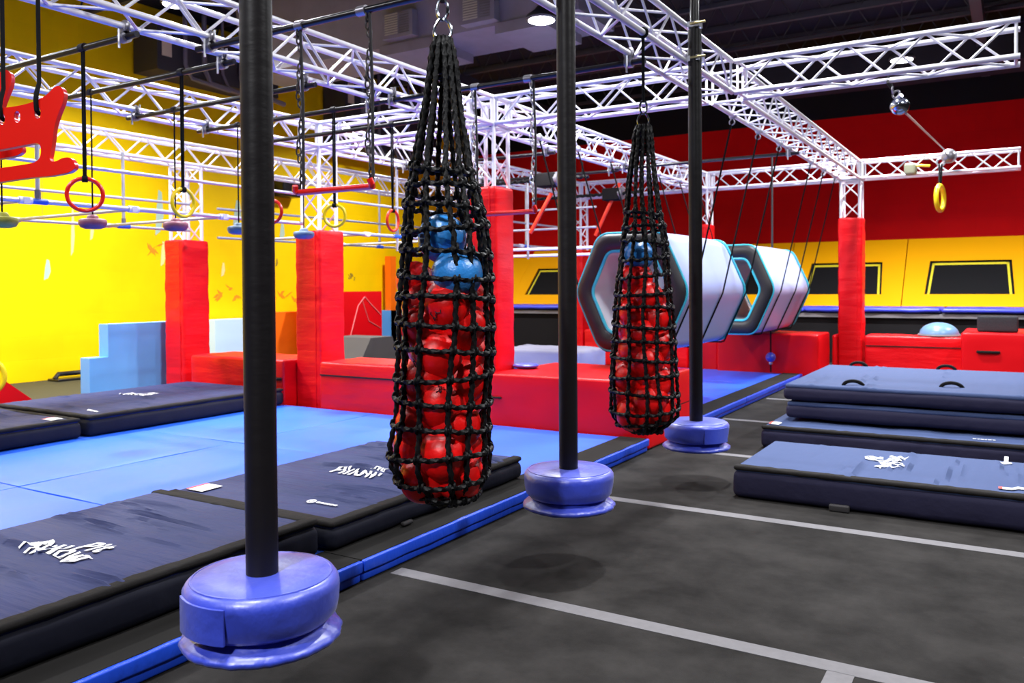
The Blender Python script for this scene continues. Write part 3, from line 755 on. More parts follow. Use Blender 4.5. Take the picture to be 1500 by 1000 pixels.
pipe_frame(-10.35, -8.05, 2.2, 7.95, 2.50, 2.885, (3.3, 4.35, 5.48, 6.66), ((-8.05, 4.47, 2.5, 3.50), (-10.35, 6.9, 2.5, 3.5)), 'galvanised pipe frame under the left truss before the yellow wall')
pipe_frame(-10.35, -8.05, 8.45, 15.6, 2.42, 2.86, (9.2, 11.2, 13.6), ((-8.05, 9.9, 2.2, 3.50), (-10.35, 12.2, 2.42, 3.5), (-8.05, 13.8, 2.42, 3.5)), 'galvanised pipe frame behind the second red pillar and nearer net')
k = thing('low_pipe_rail', 'white low pipe rail seen right of the mid pillar before the red wall', 'pipe rail', (-8, 13, 2.2))
for z0, dy, r in ((2.28, 0, .026), (2.18, .25, .024), (2.62, .1, .018), (2.95, .1, .018)):
    build('rail', MB().tube((-8.6, 12.3+dy, z0), (-5.9, 12.3+dy, z0), r, 10), M['truss' if r > .02 else 'pipe'], k)
for x in (-8.5, -7.2): build('post', MB().tube((x, 12.4, 2.12), (x, 12.4, 3.5), .02, 10), M['pipe'], k)

# ------------------------------------------------------------------ rope nets filled with balls
CR = Vector((math.cos(YAW), -math.sin(YAW), 0))      # sideways sway direction of the bags
TW = .055
def rope_section(ph=0, pitch=TW):
    return lambda th, d: 1+.24*math.cos(3*(th+2*PI*d/pitch/3)+ph)
def lerp_prof(prof, z):
    if z >= prof[0][0]: return prof[0][1:]
    for a, b in zip(prof, prof[1:]):
        if a[0] >= z >= b[0]:
            t = (a[0]-z)/(a[0]-b[0]); t2 = t
            return tuple(a[i]+(b[i]-a[i])*t2 for i in range(1, len(a)))
    return prof[-1][1:]
def rope_bag(x, y, prof, ringz, ztop, label, r, nstr, phase, rr, seed):
    t = thing('ball_net', label, 'rope net', (x, y, prof[-1][0]), 'knotted black rope nets')
    C = Vector((x, y, 0)); rnd = random.Random(seed)
    jit = [rnd.uniform(-.09, .09) for _ in range(nstr)]
    def P(k, z, extra=0):
        off, R = lerp_prof(prof, z); a = phase+2*PI*k/nstr+jit[int(k) % nstr]*min(1, max(0, (prof[0][0]-z)*2))
        a += .05*math.sin(z*6+k*1.7)
        R2 = (R+extra)*(1+.05*mn.noise(Vector((k*1.3, z*2.2, seed))))
        return C+CR*off+Vector((math.cos(a)*R2, math.sin(a)*R2, z))
    zt, zb = prof[0][0], prof[-1][0]
    for k in range(nstr):
        n = int((zt-zb)/.0065); pts = []
        for i in range(n+1):
            z = zt+(zb-zt)*i/n; p = P(k, z)
            pts.append(p+Vector((.004*mn.noise(Vector((z*8, k, 0))), .004*mn.noise(Vector((z*8, k, 5))), 0)))
        build('rope', MB().path(pts, r, 9, section=rope_section(k)), M['rope'], t, 0 or 60)
    for j, z in enumerate(ringz):
        mb = MB(); pts = []; NS = 20; n = nstr*NS
        lo = rnd.uniform(0, 6)
        for i in range(n):
            u = i/NS; k = int(u) % nstr; fr = u-int(u)
            dz = -.014*math.sin(PI*fr)*(1 if z > ringz[5] else .5)+.018*math.sin(2*PI*u/nstr+lo)
            a = P(k, z); b = P((k+1) % nstr, z)
            p = a*(1-fr)+b*fr; c = C+CR*lerp_prof(prof, z)[0]; c.z = z
            bulge = lerp_prof(prof, z)[1]*(1-math.cos(PI/nstr))*math.sin(PI*fr)
            dirn = (p-c); dirn.z = 0; dirn.normalize()
            pts.append(p+dirn*(bulge+r*.7)+Vector((0, 0, dz)))
        mb.path(pts, r*.92, 9, closed=True, section=rope_section(j))
        for k in range(nstr):
            i = k*NS; q = pts[i]; c = C+CR*lerp_prof(prof, z)[0]; c.z = z; d = (q-c); d.z = 0; d.normalize(); tn = Vector((-d.y, d.x, 0))
            # overhand knot: two small loops around the crossing
            for s_ in (-1, 1):
                mb.path([q+tn*(s_*r*.8)+d*(r*1.15*math.cos(2*PI*m_/8))-d*(r*.5)+Vector((0, 0, r*1.5*math.sin(2*PI*m_/8)+s_*r*.3)) for m_ in range(8)], r*.55, 6, closed=True)
        build('ring_rope', mb, M['rope'], t, 60)
    # gathered tail knot at the bottom, sling and carabiner at the top
    off, R = prof[-1][1:]
    mb = MB(); b0 = C+CR*off+Vector((0, 0, zb))
    for i in range(20):
        a = i*2.4; q = .012+.085*math.sqrt(i/20); zz = lerp_prof(prof, zb)[1]
        mb.torus(b0+Vector((q*math.cos(a), q*math.sin(a), .5*q*q/.1+.012*math.sin(i*1.7))), (math.cos(a), math.sin(a), .35), (-math.sin(a), math.cos(a), .3*math.sin(i)), .026, r*.85, 14, 6)
    build('tail_knot', mb, M['rope'], t)
    c0 = C+CR*prof[0][1]+Vector((0, 0, zt))
    mb = MB()
    for s_ in (-1, 1):
        mb.path([c0+CR*(s_*(.012+.030*math.sin(PI*i/10)))+Vector((0, 0, -.03+.125*i/10)) for i in range(11)], .008, 8)
    mb.path([c0+CR*(.026*math.cos(2*PI*i/14))+Vector((0, 0, .135+.05*math.sin(2*PI*i/14))) for i in range(14)], .008, 8, closed=True)
    build('carabiner', mb, M['chrome'], t)
    mb = MB(); mb.tube(c0+Vector((0, 0, .17)), (c0.x, c0.y, ztop), .013, 8); mb.torus((c0.x, c0.y, ZB), (1, 0, 0), (0, 0, 1), .033, .012, 14, 6)
    build('sling', mb, M['strap'], t)
    wr = MB()
    for i in range(8):
        a = i*.9; wr.torus(c0+Vector((0, 0, -.05-.022*i)), (math.cos(a), math.sin(a), .25), (-math.sin(a), math.cos(a), -.2), .020+.003*i, r*.7, 16, 6)
    build('gather_wrap', wr, M['rope'], t)
    return t
def prof_from_px(X, Y, xc0, zfun, scale, rows):
    return [(zfun(y), (xc-xc0)/scale, hw/scale) for (y, xc, hw) in rows]
z1f = lambda y: .59+(740-y)*.00332
z2f = lambda y: .569+(630-y)*.00508
S1x, S2x = 300., 196.
bag1 = [(60, 637, 10), (75, 637, 15), (100, 637, 19), (150, 636, 25), (200, 635, 34), (255, 634, 44), (300, 636, 55), (350, 640, 61), (400, 640, 65), (450, 638, 67), (500, 637, 67), (550, 634, 67), (600, 632, 67), (625, 631, 69), (650, 629, 73), (680, 630, 72), (702, 633, 62), (722, 636, 42), (736, 638, 20)]
rows1 = [250, 278, 305, 335, 370, 404, 437, 474, 510, 546, 583, 622, 660, 694, 716, 730]
p1 = prof_from_px(-2.36, 3.25, 637, z1f, S1x, bag1)
rope_bag(-2.36, 3.26, p1, [z1f(y) for y in rows1], ZB-.02, 'nearer black rope net of red and blue balls, knotted and hanging by a carabiner', .0125, 12, .18, 0, 3)
bag2 = [(184, 932, 9), (198, 931, 13), (215, 931, 14), (240, 930, 17), (280, 930, 22), (310, 931, 25), (345, 932, 31), (380, 932, 34), (420, 931, 38), (460, 931, 42), (500, 931, 45), (550, 931, 47), (590, 932, 48), (608, 932, 46), (624, 931, 30), (633, 929, 12)]
rows2 = [312, 332, 353, 376, 402, 427, 450, 474, 499, 523, 549, 573, 597, 616, 627]
p2 = prof_from_px(-2.36, 5.77, 932, z2f, S2x, bag2)
rope_bag(-2.36, 5.78, p2, [z2f(y) for y in rows2], ZB-.02, 'farther black rope net of red balls before the hexagon tunnel', .0125, 12, .4, 0, 9)

def make_ball(name, r, m, seed):
    mb = MB(); n, mm = 28, 18
    mb.ball((0, 0, 0), r, n, mm)
    rnd = random.Random(seed); dents = [Vector((rnd.uniform(-1, 1), rnd.uniform(-1, 1), rnd.uniform(-1, 1))).normalized() for _ in range(5)]
    out = []
    for v in mb.v:
        p = Vector(v); d = p.normalized(); k = 1+.03*mn.noise(d*2.2+Vector((seed, 0, 0)))
        for q in dents:
            c = d.dot(q)
            if c > .82: k -= .12*(c-.82)
        out.append(p*k)
    mb.v = [tuple(p) for p in out]
    return mb
protos = []
def place_ball(i, c, r, blue, label, grp):
    key = (blue, i % 4)
    src = next((o for k_, o in protos if k_ == key), None)
    if src is None:
        o = build('rubber_ball', make_ball('rubber_ball', 1.0, None, 11+i % 4+(20 if blue else 0)), M['bball' if blue else 'ball'], None, 80)
        protos.append((key, o))
    else:
        o = src.copy(); COL.objects.link(o)
    o.location = c; o.scale = (r, r, r); o.rotation_euler = (i*1.1, i*.7, i*2.3)
    tag(o, label, 'ball', grp)
    return o
def fill(x, y, prof, ztop, zbot, tagname, i0):
    i = i0; z = zbot; layer = 0
    while z < ztop:
        off, R = lerp_prof(prof, z); base = Vector((x, y, 0))+CR*off
        if R < .15:
            place_ball(i, base+Vector((0, 0, z+.03)), .105, False, 'red ball packed in the %s' % tagname, 'red balls in the %s' % tagname); i += 1
        else:
            rr = min(.138, R*.56); d = R-rr-.002
            for k in range(3):
                a = layer*PI/3+2*PI*k/3+.3*math.sin(layer*2.1)
                place_ball(i, base+Vector((math.cos(a)*d, math.sin(a)*d, z+.02*math.sin(i*1.9))), rr, False, 'red ball packed in the %s' % tagname, 'red balls in the %s' % tagname); i += 1
        z += .118; layer += 1
    return i
i = fill(-2.36, 3.26, p1, z1f(425), z1f(693), 'nearer rope net', 0)
b1 = at(636, 348, Y=3.18); b2 = at(661, 401, Y=3.16)
place_ball(50, b1+Vector((0, .06, 0)), .118, True, 'upper blue ball in the nearer rope net', 'blue balls in the nearer rope net')
place_ball(51, b2+Vector((0, .05, 0)), .122, True, 'lower blue ball in the nearer rope net, lying on the red ones', 'blue balls in the nearer rope net')
c3 = at(608, 412, Y=3.26)
place_ball(52, c3, .100, False, 'red ball packed in the nearer rope net', 'red balls in the nearer rope net')
i = fill(-2.36, 5.78, p2, z2f(425), z2f(600), 'farther rope net', 100)
b3 = at(935, 374, Y=5.75); place_ball(150, b3, .115, True, 'blue ball at the top of the farther rope net', None)
b4 = at(932, 408, Y=5.75); place_ball(152, b4, .125, False, 'red ball packed in the farther rope net', 'red balls in the farther rope net')

def ink_mark(px, py, kind, seed):
    o0 = Vector((0, 0, CAM_H)); d = (at(px, py, X=-2.4)-o0).normalized(); best = None
    for o in [q for q in COL.objects if q.name.startswith('rubber_ball')]:
        c = Vector(o.location); r = o.scale[0]; b = d.dot(c-o0); h2 = (c-o0).length_squared-b*b
        if h2 < r*r*.92:
            t = b-math.sqrt(r*r-h2)
            if best is None or t < best[0]: best = (t, o, r)
    if not best: return
    t, o, r = best; c = Vector(o.location); p = o0+d*t; n = (p-c).normalized(); ux = CR-n*n.dot(CR); ux.normalize(); uy = n.cross(ux)
    rr = random.Random(seed); mb = MB()
    def S(u, v): return c+(p+ux*u+uy*v-c).normalized()*(r*1.035)
    if kind == 'figures':
        for col in (-1, 0, 1):
            for row in (-1, 1): mb.path([S(.010*col-.003, .012*row-.008), S(.010*col+.003, .012*row-.008), S(.010*col+.003, .012*row+.008), S(.010*col-.003, .012*row+.008)], .0016, 4, closed=True)
    else:
        for k in range(7):
            u, v = rr.uniform(-.022, .022), rr.uniform(-.022, .022); a = rr.uniform(0, 6)
            mb.path([S(u, v), S(u+.012*math.cos(a), v+.012*math.sin(a)), S(u+.02*math.cos(a+.7), v+.02*math.sin(a+.7))], .0022, 4)
    mk = build('printed_mark', mb, M['ink'], None, 0); mk.parent = o
    mk.matrix_parent_inverse = Matrix.LocRotScale(o.location, o.rotation_euler, o.scale).inverted()
for px, py, kd, sd in ((619, 349, 'figures', 1), (637, 462, 'mark', 2), (612, 537, 'mark', 3), (650, 570, 'mark', 4)): ink_mark(px, py, kd, sd)

# ------------------------------------------------------------------ hexagon tunnels
def hexpts(cx, cz, sc_=1.0, h=None, n=6):
    base = [(.71, 0), (.40, .69), (-.40, .69), (-.71, 0), (-.40, -.69), (.40, -.69)]
    return [(cx+a*sc_, cz+b*sc_) for a, b in base]
def rounded(poly, r, seg=4):
    out = []; n = len(poly)
    for i in range(n):
        p = Vector((*poly[i], 0)); a = Vector((*poly[i-1], 0)); b = Vector((*poly[(i+1) % n], 0))
        u = (a-p).normalized(); v = (b-p).normalized()
        p0 = p+u*r; p1 = p+v*r
        for k in range(seg+1):
            t = k/seg; q = p0*(1-t)**2+p*2*t*(1-t)+p1*t*t; out.append((q.x, q.y))
    return out
def hex_tunnel(y0, y1, strapys, label, cx=-3.84, cz=1.575):
    t = thing('hexagon_tunnel', label, 'inflatable tunnel', (cx, (y0+y1)/2, cz-.69), 'white hexagon tunnels')
    outer = rounded(hexpts(cx, cz, 1.0), .13, 6); inner = rounded(hexpts(cx, cz, .70), .09, 6); mid = rounded(hexpts(cx, cz, .87), .08)
    n = len(outer)
    # shell: outer skin with slightly puffed rings
    mb = MB(); N = 15
    for i in range(N+1):
        y = y0+.05+(y1-y0-.10)*i/N
        pf = 1+.012*math.sin(PI*i/N)-(0.02 if i in (0, N) else 0)
        mb.v += [(cx+(p[0]-cx)*pf, y, cz+(p[1]-cz)*pf) for p in outer]
    for i in range(N):
        for k in range(n): mb.f.append((i*n+k, i*n+(k+1) % n, (i+1)*n+(k+1) % n, (i+1)*n+k))
    build('outer_skin', mb, M['hexw'], t, 60)
    mb = MB()
    for y in (y0+.05, y1-.05): mb.v += [(p[0], y, p[1]) for p in inner]
    for k in range(n): mb.f.append((k, n+k, n+(k+1) % n, (k+1) % n))
    build('inner_lining', mb, M['hexin'], t, 30)
    for ye, sg in ((y0, -1), (y1, 1)):
        mb = MB(); S = 7
        for s_ in range(S+1):
            th = PI*s_/S; u = (1-math.cos(th))/2; bul = math.sin(th)*.075
            for p, q in zip(outer, inner): mb.v.append((p[0]*(1-u)+q[0]*u, ye-sg*.05+sg*bul, p[1]*(1-u)+q[1]*u))
        for s_ in range(S):
            for k in range(n): mb.f.append((s_*n+k, s_*n+(k+1) % n, (s_+1)*n+(k+1) % n, (s_+1)*n+k))
        e = build('end_cushion', mb, M['hexd'], t, 50)
        build('piping', MB().path([(cx+(p[0]-cx)*1.002, ye-sg*.04, cz+(p[1]-cz)*1.002) for p in outer], .015, 8, closed=True), M['turq'], e)
        build('piping', MB().path([(p[0], ye-sg*.03, p[1]) for p in inner], .022, 8, closed=True), M['turq'], e)
    V = hexpts(cx, cz, 1.012)
    for y in strapys:
        mb = MB().path([(-2.67, y, ZB-.02), (V[0][0]+.012, y, V[0][1]+.02), (V[0][0], y, V[0][1]-.03), (V[5][0]+.01, y, V[5][1]+.0), (V[5][0]-.03, y, V[5][1]-.012), (V[4][0]+.03, y, V[4][1]-.012), (V[4][0]-.01, y, V[4][1]), (V[3][0], y, V[3][1]-.03), (V[3][0]-.012, y, V[3][1]+.02), (-5.12, y, ZB-.02)], .011, 6)
        s_ = build('sling_strap', mb, M['strap'], t)
        for xx, dd in ((-2.67, .0), (-5.12, 0)):
            k = MB(); k.torus((xx, y, ZB), (1, 0, 0), (0, 0, 1), .034, .014, 12, 6); k.torus((xx-.01, y, ZB-.075), (1, 0, 0), (0, 0, 1), .03, .007, 12, 6)
            build('shackle', k, M['alu'], s_)
    return t
hex_tunnel(8.95, 11.35, (9.12, 10.2, 11.25), 'white hexagon tunnel nearest, behind the farther net, with charcoal rim')
ht2 = hex_tunnel(12.85, 15.45, (13.2, 14.2, 15.2), 'second white hexagon tunnel beyond the first, before the amber pads')

q0 = at(1131, 290, Y=14.0)
build('top_strap', MB().tube((q0.x, 14.0, 2.26), (q0.x, 14.0, ZTp), .016, 8), M['greystrap'], ht2)
# ------------------------------------------------------------------ red foam barriers
def foam_block(name, x0, x1, y0, y1, z0, z1, label, m='red', seam=None, handle=None, r=.035, cat='foam block', group=None, amp=.008):
    t = thing(name, label, cat, ((x0+x1)/2, (y0+y1)/2, z0), group)
    sd = x0*2.3+y0
    build('vinyl_cover', MB().soft(x0, x1, y0, y1, z0, z1, r, .10, lambda p, n: n*(amp*mn.noise(Vector((p.x*4+sd, p.y*4, p.z*6))))), M[m], t)
    if seam is not None:
        build('seam_line', MB().box(x0+.02, x1-.02, y0-.012, y0+.01, seam-.008, seam+.008), M['band'], t, 0)
    if handle:
        hx, hz, w = handle
        build('handle_strap', MB().path([(hx-w/2, y0-.004, hz), (hx-w/2+.03, y0-.022, hz), (hx+w/2-.03, y0-.022, hz), (hx+w/2, y0-.004, hz)], .022, 6), M['band'], t)
    return t
foam_block('foam_barrier', -10.12, -8.245, 7.76, 8.55, .004, .70, 'red foam barrier joining the left and second red pillars', handle=(-8.40, .45, .25), cat='barrier')
foam_block('foam_barrier', -7.60, -5.495, 7.76, 8.55, .004, .705, 'red foam barrier between the second pillar and the nearer net', seam=.54, cat='barrier')
bx = thing('foam_box', 'large red foam box behind the farther net, on the black floor edge', 'foam box', (-4.2, 8.5, 0))
build('vinyl_cover', MB().soft(-5.02, -3.22, 7.76, 9.28, .004, .685, .03, .10, lambda p, n: n*(.007*mn.noise(Vector((p.x*3, p.y*3, p.z*5)))), shear=lambda q: Vector((q.x+(.10*(1-q.z/.685) if q.x > -3.6 else 0), q.y, q.z))), M['redp'], bx)
build('seam_line', MB().box(-3.20, -3.165, 7.85, 9.2, .33, .34), M['band'], bx, 0)
build('handle_strap', MB().path([(-5.02, 7.755, .42), (-4.93, 7.74, .42), (-4.86, 7.755, .42)], .012, 6), M['band'], bx)
pd = thing('round_pad', 'small round blue pad lying on the large red foam box', 'pad', (-4.93, 8.42, .686))
build('pad_body', MB().lathe([(0, 0), (.12, 0), (.15, .012), (.155, .03), (.14, .045), (.06, .05), (.03, .04), (0, .038)], (-4.93, 8.42, .692), 32), M['blue_vinyl'], pd, 60)
# far barriers along the end of the blue mats
foam_block('foam_barrier', -7.75, -5.5, 15.66, 16.15, .004, .74, 'far red foam barrier behind the blue round pad', seam=None, handle=(-7.3, .62, .3), cat='barrier')
foam_block('foam_barrier', -5.0, -4.62, 14.78, 15.6, .004, .70, 'narrow far red foam block below the front tunnel end', cat='barrier')
foam_block('foam_box', -4.58, -2.84, 14.62, 15.62, .004, .80, 'far red foam box under the second hexagon tunnel', cat='foam box', m='redp')
foam_block('foam_barrier', -2.26, -.72, 15.62, 16.3, .004, .745, 'far red foam barrier carrying the balance dome', seam=.57, cat='barrier')
foam_block('foam_box', -.73, 1.1, 14.80, 16.3, .004, .875, 'far right red foam box with black handle', handle=(-.36, .58, .30), cat='foam box', m='redp')
foam_block('foam_barrier', -2.80, -2.72, 15.60, 16.3, .004, .745, 'thin red foam strip left of the far right pillar', cat='barrier')
dm = thing('balance_dome', 'pearly blue balance dome on the far red barrier', 'balance trainer', (-1.12, 15.95, .748))
build('dome', MB().lathe([(0, .02), (.31, .02), (.31, .03)]+[(.305*math.cos(PI/2*i/10), .03+.20*math.sin(PI/2*i/10)) for i in range(1, 11)], (-1.12, 15.95, .752), 40), M['bosu'], dm, 60)
build('base_rim', MB().lathe([(0, 0), (.325, 0), (.335, .012), (.325, .035), (0, .035)], (-1.12, 15.95, .75), 40), M['greytop'], dm, 60)
one('foam_brick', MB().soft(-.52, .04, 15.0, 15.3, .882, 1.13, .03, .06), M['greyfoam'], 'dark speckled foam brick on the far right red box', 'foam brick', (-.24, 15.15, .88))
# ball on a hanging rope in front of the far red box
br_ = thing('ball_rope', 'small blue ball on a hanging rope below the tunnels', 'ball rope', (-3.55, 14.45, .1))
q = at(1129, 523, Y=14.5); q0 = at(1131, 290, Y=14.5)
build('rope', MB().path([(q.x, 14.5, .14), (q.x, 14.5, q.z), (q.x, 14.5, .84)], .014, 8), M['strap'], br_)
build('ball', MB().ball(q, .085, 20, 12), M['blue_vinyl'], br_, 80)
build('knot', MB().lathe([(0, -.03), (.03, -.02), (.035, 0), (.02, .03), (0, .03)], (q.x, q.y, q.z-.10), 12), M['alu'], br_)
# grey mat on the blue floor behind the mid pillar
gm = thing('folded_mat', 'lavender grey folded mat behind the tall mid pillar', 'crash mat', (-7.6, 13.4, .13))
build('cover', MB().soft(-8.3, -6.55, 13.0, 14.2, T+.004, .50, .06, .08, wrinkle(31, .03, 2, 3, .5)), M['greymat'], gm)

# ------------------------------------------------------------------ back wall: slanted trampoline pads on a platform
pl = thing('platform', 'long black skirted platform along the back wall', 'platform', (-5, 19.6, 0))
build('deck', MB().box(-14.2, 6.5, 18.3, 22.2, .96, 1.04), M['greytop'], pl, 0)
build('skirt', MB().box(-14.1, 6.4, 18.36, 22.2, .003, .96), M['skirt'], pl, 0)
nx = 8
xw = [-14.2+2.59*k for k in range(nx)]
for k in range(nx):
    x0 = -14.2+2.59*k
    if x0 > 4: continue
    o = foam_block('platform_pad', x0+.01, x0+2.58, 18.25, 19.7, 1.065, 1.16, 'violet blue edge pad, number %s from the left on the back platform' % ('one two three four five six seven eight'.split()[k]), 'padblue', r=.045, cat='pad', group='blue edge pads of the platform', amp=.016)
def slope_y(z): return 20.35+(z-1.15)*(1.45/1.55)
def wall_tramp(xc, w, label, first=False):
    """amber pad with a trapezoid black bed, leaning back against the wall"""
    t = thing('wall_trampoline', label, 'wall trampoline', (xc, 20.9, 1.05), 'slanted wall trampolines')
    z0, z1 = 1.15, 2.70; hw = w/2
    th = .16
    def S(x, z, d=0): return (x, slope_y(z)-d, z+.0)
    # window corners: bottom wider than top edges lean inwards
    wb_, wt = (z0+.26, z1-.54); hb, ht = .86, .80
    outer = [(-hw, z0), (hw, z0), (hw, z1), (-hw, z1)]; inn = [(-hb, wb_), (hb, wb_), (ht, wt), (-ht, wt)]
    mb = MB(); V = []
    for d in (0, th):
        V += [S(xc+a, b, d) for a, b in outer]+[S(xc+a, b, d*.75) for a, b in inn]
    F = []
    for i in range(4):
        j = (i+1) % 4
        F += [(8+i, 8+j, 12+j, 12+i), (i, 4+i, 4+j, j), (i, j, 8+j, 8+i), (4+i, 12+i, 12+j, 4+j)]
    mb.add(V, F); build('pad_frame', mb, M['wallpad'], t, 30)
    mb = MB(); ins = [(-hb-.02, wb_-.02), (hb+.02, wb_-.02), (ht+.02, wt+.02), (-ht-.02, wt+.02)]
    mb.add([S(xc+a, b, .045) for a, b in ins]+[S(xc+a, b, .03) for a, b in ins], [(0, 1, 2, 3), (7, 6, 5, 4)]+[(k_, 4+k_, 4+(k_+1) % 4, (k_+1) % 4) for k_ in range(4)])
    bed = build('bed', mb, M['bed'], t, 0)
    mb = MB(); g, sw = .05, .045
    def strip(p, q_, r_, s_): mb.add([S(xc+a, b, .052) for a, b in (p, q_, r_, s_)], [(0, 1, 2, 3)])
    strip((-hb+g, wb_), (-hb+g+sw, wb_), (-ht+g+sw, wt-g), (-ht+g, wt-g)); strip((hb-g-sw, wb_), (hb-g, wb_), (ht-g, wt-g), (ht-g-sw, wt-g)); strip((-ht+g, wt-g-sw), (ht-g, wt-g-sw), (ht-g, wt-g), (-ht+g, wt-g))
    build('border_stripe', mb, M['stripe'], bed, 0)
for xc, l in ((-.87, 'amber wall trampoline farthest right, its black bed fully visible'), (-3.47, 'amber wall trampoline half behind the far right red pillar'), (-6.07, 'amber wall trampoline behind the second hexagon tunnel'), (-8.67, 'amber wall trampoline behind the front hexagon tunnel'), (-11.15, 'amber wall trampoline beside the middle pole'), (1.73, 'amber wall trampoline just past the right photo edge')):
    wall_tramp(xc, 2.58 if xc != -11.15 else 2.36, l)
wp = thing('corner_wall_pad', 'plain amber wall pad between the mid pillar and middle pole', 'wall pad', (-13.3, 20.9, 1.15))
mb = MB(); mb.add([(x, slope_y(z)-d, z) for d in (0, .15) for (x, z) in ((-14.3, 1.15), (-12.34, 1.15), (-12.34, 2.56), (-14.3, 2.56))], [(3, 2, 1, 0), (4, 5, 6, 7), (0, 1, 5, 4), (1, 2, 6, 5), (2, 3, 7, 6), (3, 0, 4, 7)])
build('pad_cover', mb, M['wallpad'], wp, 0)

# ------------------------------------------------------------------ left background: foam steps, panels, ramp
bs = thing('foam_step', 'sky blue two level foam step left of the left red pillar', 'foam step', (-11.3, 7.5, 0))
xs0 = -11.25
pa, pb, pc = at(131, 525, X=xs0), at(158, 475, X=xs0), at(262, 478, X=xs0)
mb = MB(); poly = [(pa.y, .002), (pc.y+.35, .002), (pc.y+.35, pb.z), (pb.y, pb.z), (pb.y, pa.z), (pa.y, pa.z)]
mb.prism(poly, 'X', xs0-.22, xs0)
build('foam_body', mb, M['foamblue'], bs, 0)
build('dark_end', MB().box(xs0-.22, xs0+.004, pc.y+.30, pc.y+.354, .004, pb.z-.004), M['blueside'], bs, 0)
q1, q2 = at(315, 470, X=-14.6), at(391, 470, X=-14.6)
one('board', MB().box(-15.0, -14.6, q1.y, q2.y+.2, .003, q1.z+.02), M['paleblue'], 'tall pale blue board right of the left red pillar', 'board', (-14.8, q1.y+.6, 0), smooth=0)
q1, q2 = at(391, 458, X=-14.6), at(446, 458, X=-14.6)
one('board', MB().box(-15.0, -14.6, q1.y+.22, q2.y+.3, .003, q1.z), M['orange'], 'orange scuffed board right of the nearest pole', 'board', (-14.8, q1.y+.6, 0), smooth=0)
q1, q2 = at(506, 427, X=-14.0), at(559, 427, X=-14.0)
rp = thing('wall_panel', 'red scribbled panel beside the nearer net against the yellow wall', 'panel', (-14.3, (q1.y+q2.y)/2, 0))
build('panel_board', MB().box(-14.4, -14.0, q1.y-1.2, q2.y, .003, q1.z), M['redp'], rp, 0)
scr = MB(); y0, y1 = q1.y+.1, q2.y-.05
scr.path([(-13.995, y0, .3), (-13.995, y0+.35, 1.2), (-13.995, y0+.6, 1.42), (-13.995, y0+.8, 1.25), (-13.995, y1, .95)], .012, 5); scr.path([(-13.995, y0+.5, 1.35), (-13.995, y0+.75, .8), (-13.995, y1, .6)], .010, 5)
tag(build('scribble', scr, M['pinkscr'], rp), 'pale pink scribbled lines')
rm = thing('ramp', 'grey carpeted ramp behind the red barrier beside the nearer net', 'ramp', (-9.6, 11.5, 0))
r0, r1, r2, r3 = at(520, 527, X=-10.6), at(543, 495, X=-10.6), at(575, 495, X=-10.6), at(585, 527, X=-10.6)
build('ramp_body', MB().prism([(r0.y, .003), (r3.y, .003), (r2.y, r1.z), (r1.y, r1.z)], 'X', -11.6, -10.6), M['ramp'], rm, 0)
q1, q2 = at(559, 455, X=-14.7), at(572, 455, X=-14.7)
one('board', MB().box(-15.0, -14.7, q1.y, q2.y+.5, .003, q1.z), M['foamblue'], 'small sky blue board peeking left of the nearer net', 'board', (-14.9, q1.y, 0), smooth=0)
q1, q2 = at(572, 375, X=-14.7), at(580, 375, X=-14.7)
one('post_pad', MB().box(-14.9, -14.7, q1.y, q2.y, .003, q1.z), M['orange'], 'thin orange post before the yellow wall, left of the nearer net', 'post', (-14.8, q1.y, 0), smooth=0)
# dark side floor, red wedge, tray, big yellow ring at the far left
one('side_mat', MB().box(-15.0, -12.3, 3.0, 12.0, .0, .006), M['olived'], 'dark mat strip at the foot of the yellow wall', 'mat', (-14, 8, 0), smooth=0)
w0, w1, w2 = at(0, 590, X=-11.6), at(63, 581, X=-11.6), at(8, 558, X=-11.6)
one('wedge', MB().prism([(w0.y-.6, .008), (w1.y, .008), (w1.y-.02, .035), (w2.y, w2.z+.0), (w0.y-.6, w2.z+.1)], 'X', -12.1, -11.6), M['redp'], 'red wedge at the far left beside the dark mat strip', 'wedge', (-11.8, w0.y, 0), smooth=0)
c = at(-26, 552, X=-11.3)
t = thing('hoop', 'big yellow hoop cut by the left photo edge', 'hoop', (c.x, c.y, c.z-.25))
build('hoop_tube', MB().torus(c, (.5, .87, 0), (0, 0, 1), .24, .035, 40, 10), M['yring'], t)
c = at(104, 551, X=-14.7)
t = thing('tray', 'small black tray handle lying by the yellow wall foot', 'tray', (c.x, c.y, .007))
build('tray_body', MB().soft(-14.9, -14.55, c.y-.32, c.y+.32, .008, .05, .015, .1), M['bar'], t)
build('tray_rim', MB().path([(-14.7, c.y-.3, .05), (-14.7, c.y-.24, .13), (-14.7, c.y+.24, .13), (-14.7, c.y+.3, .05)], .045, 8), M['bar'], t)

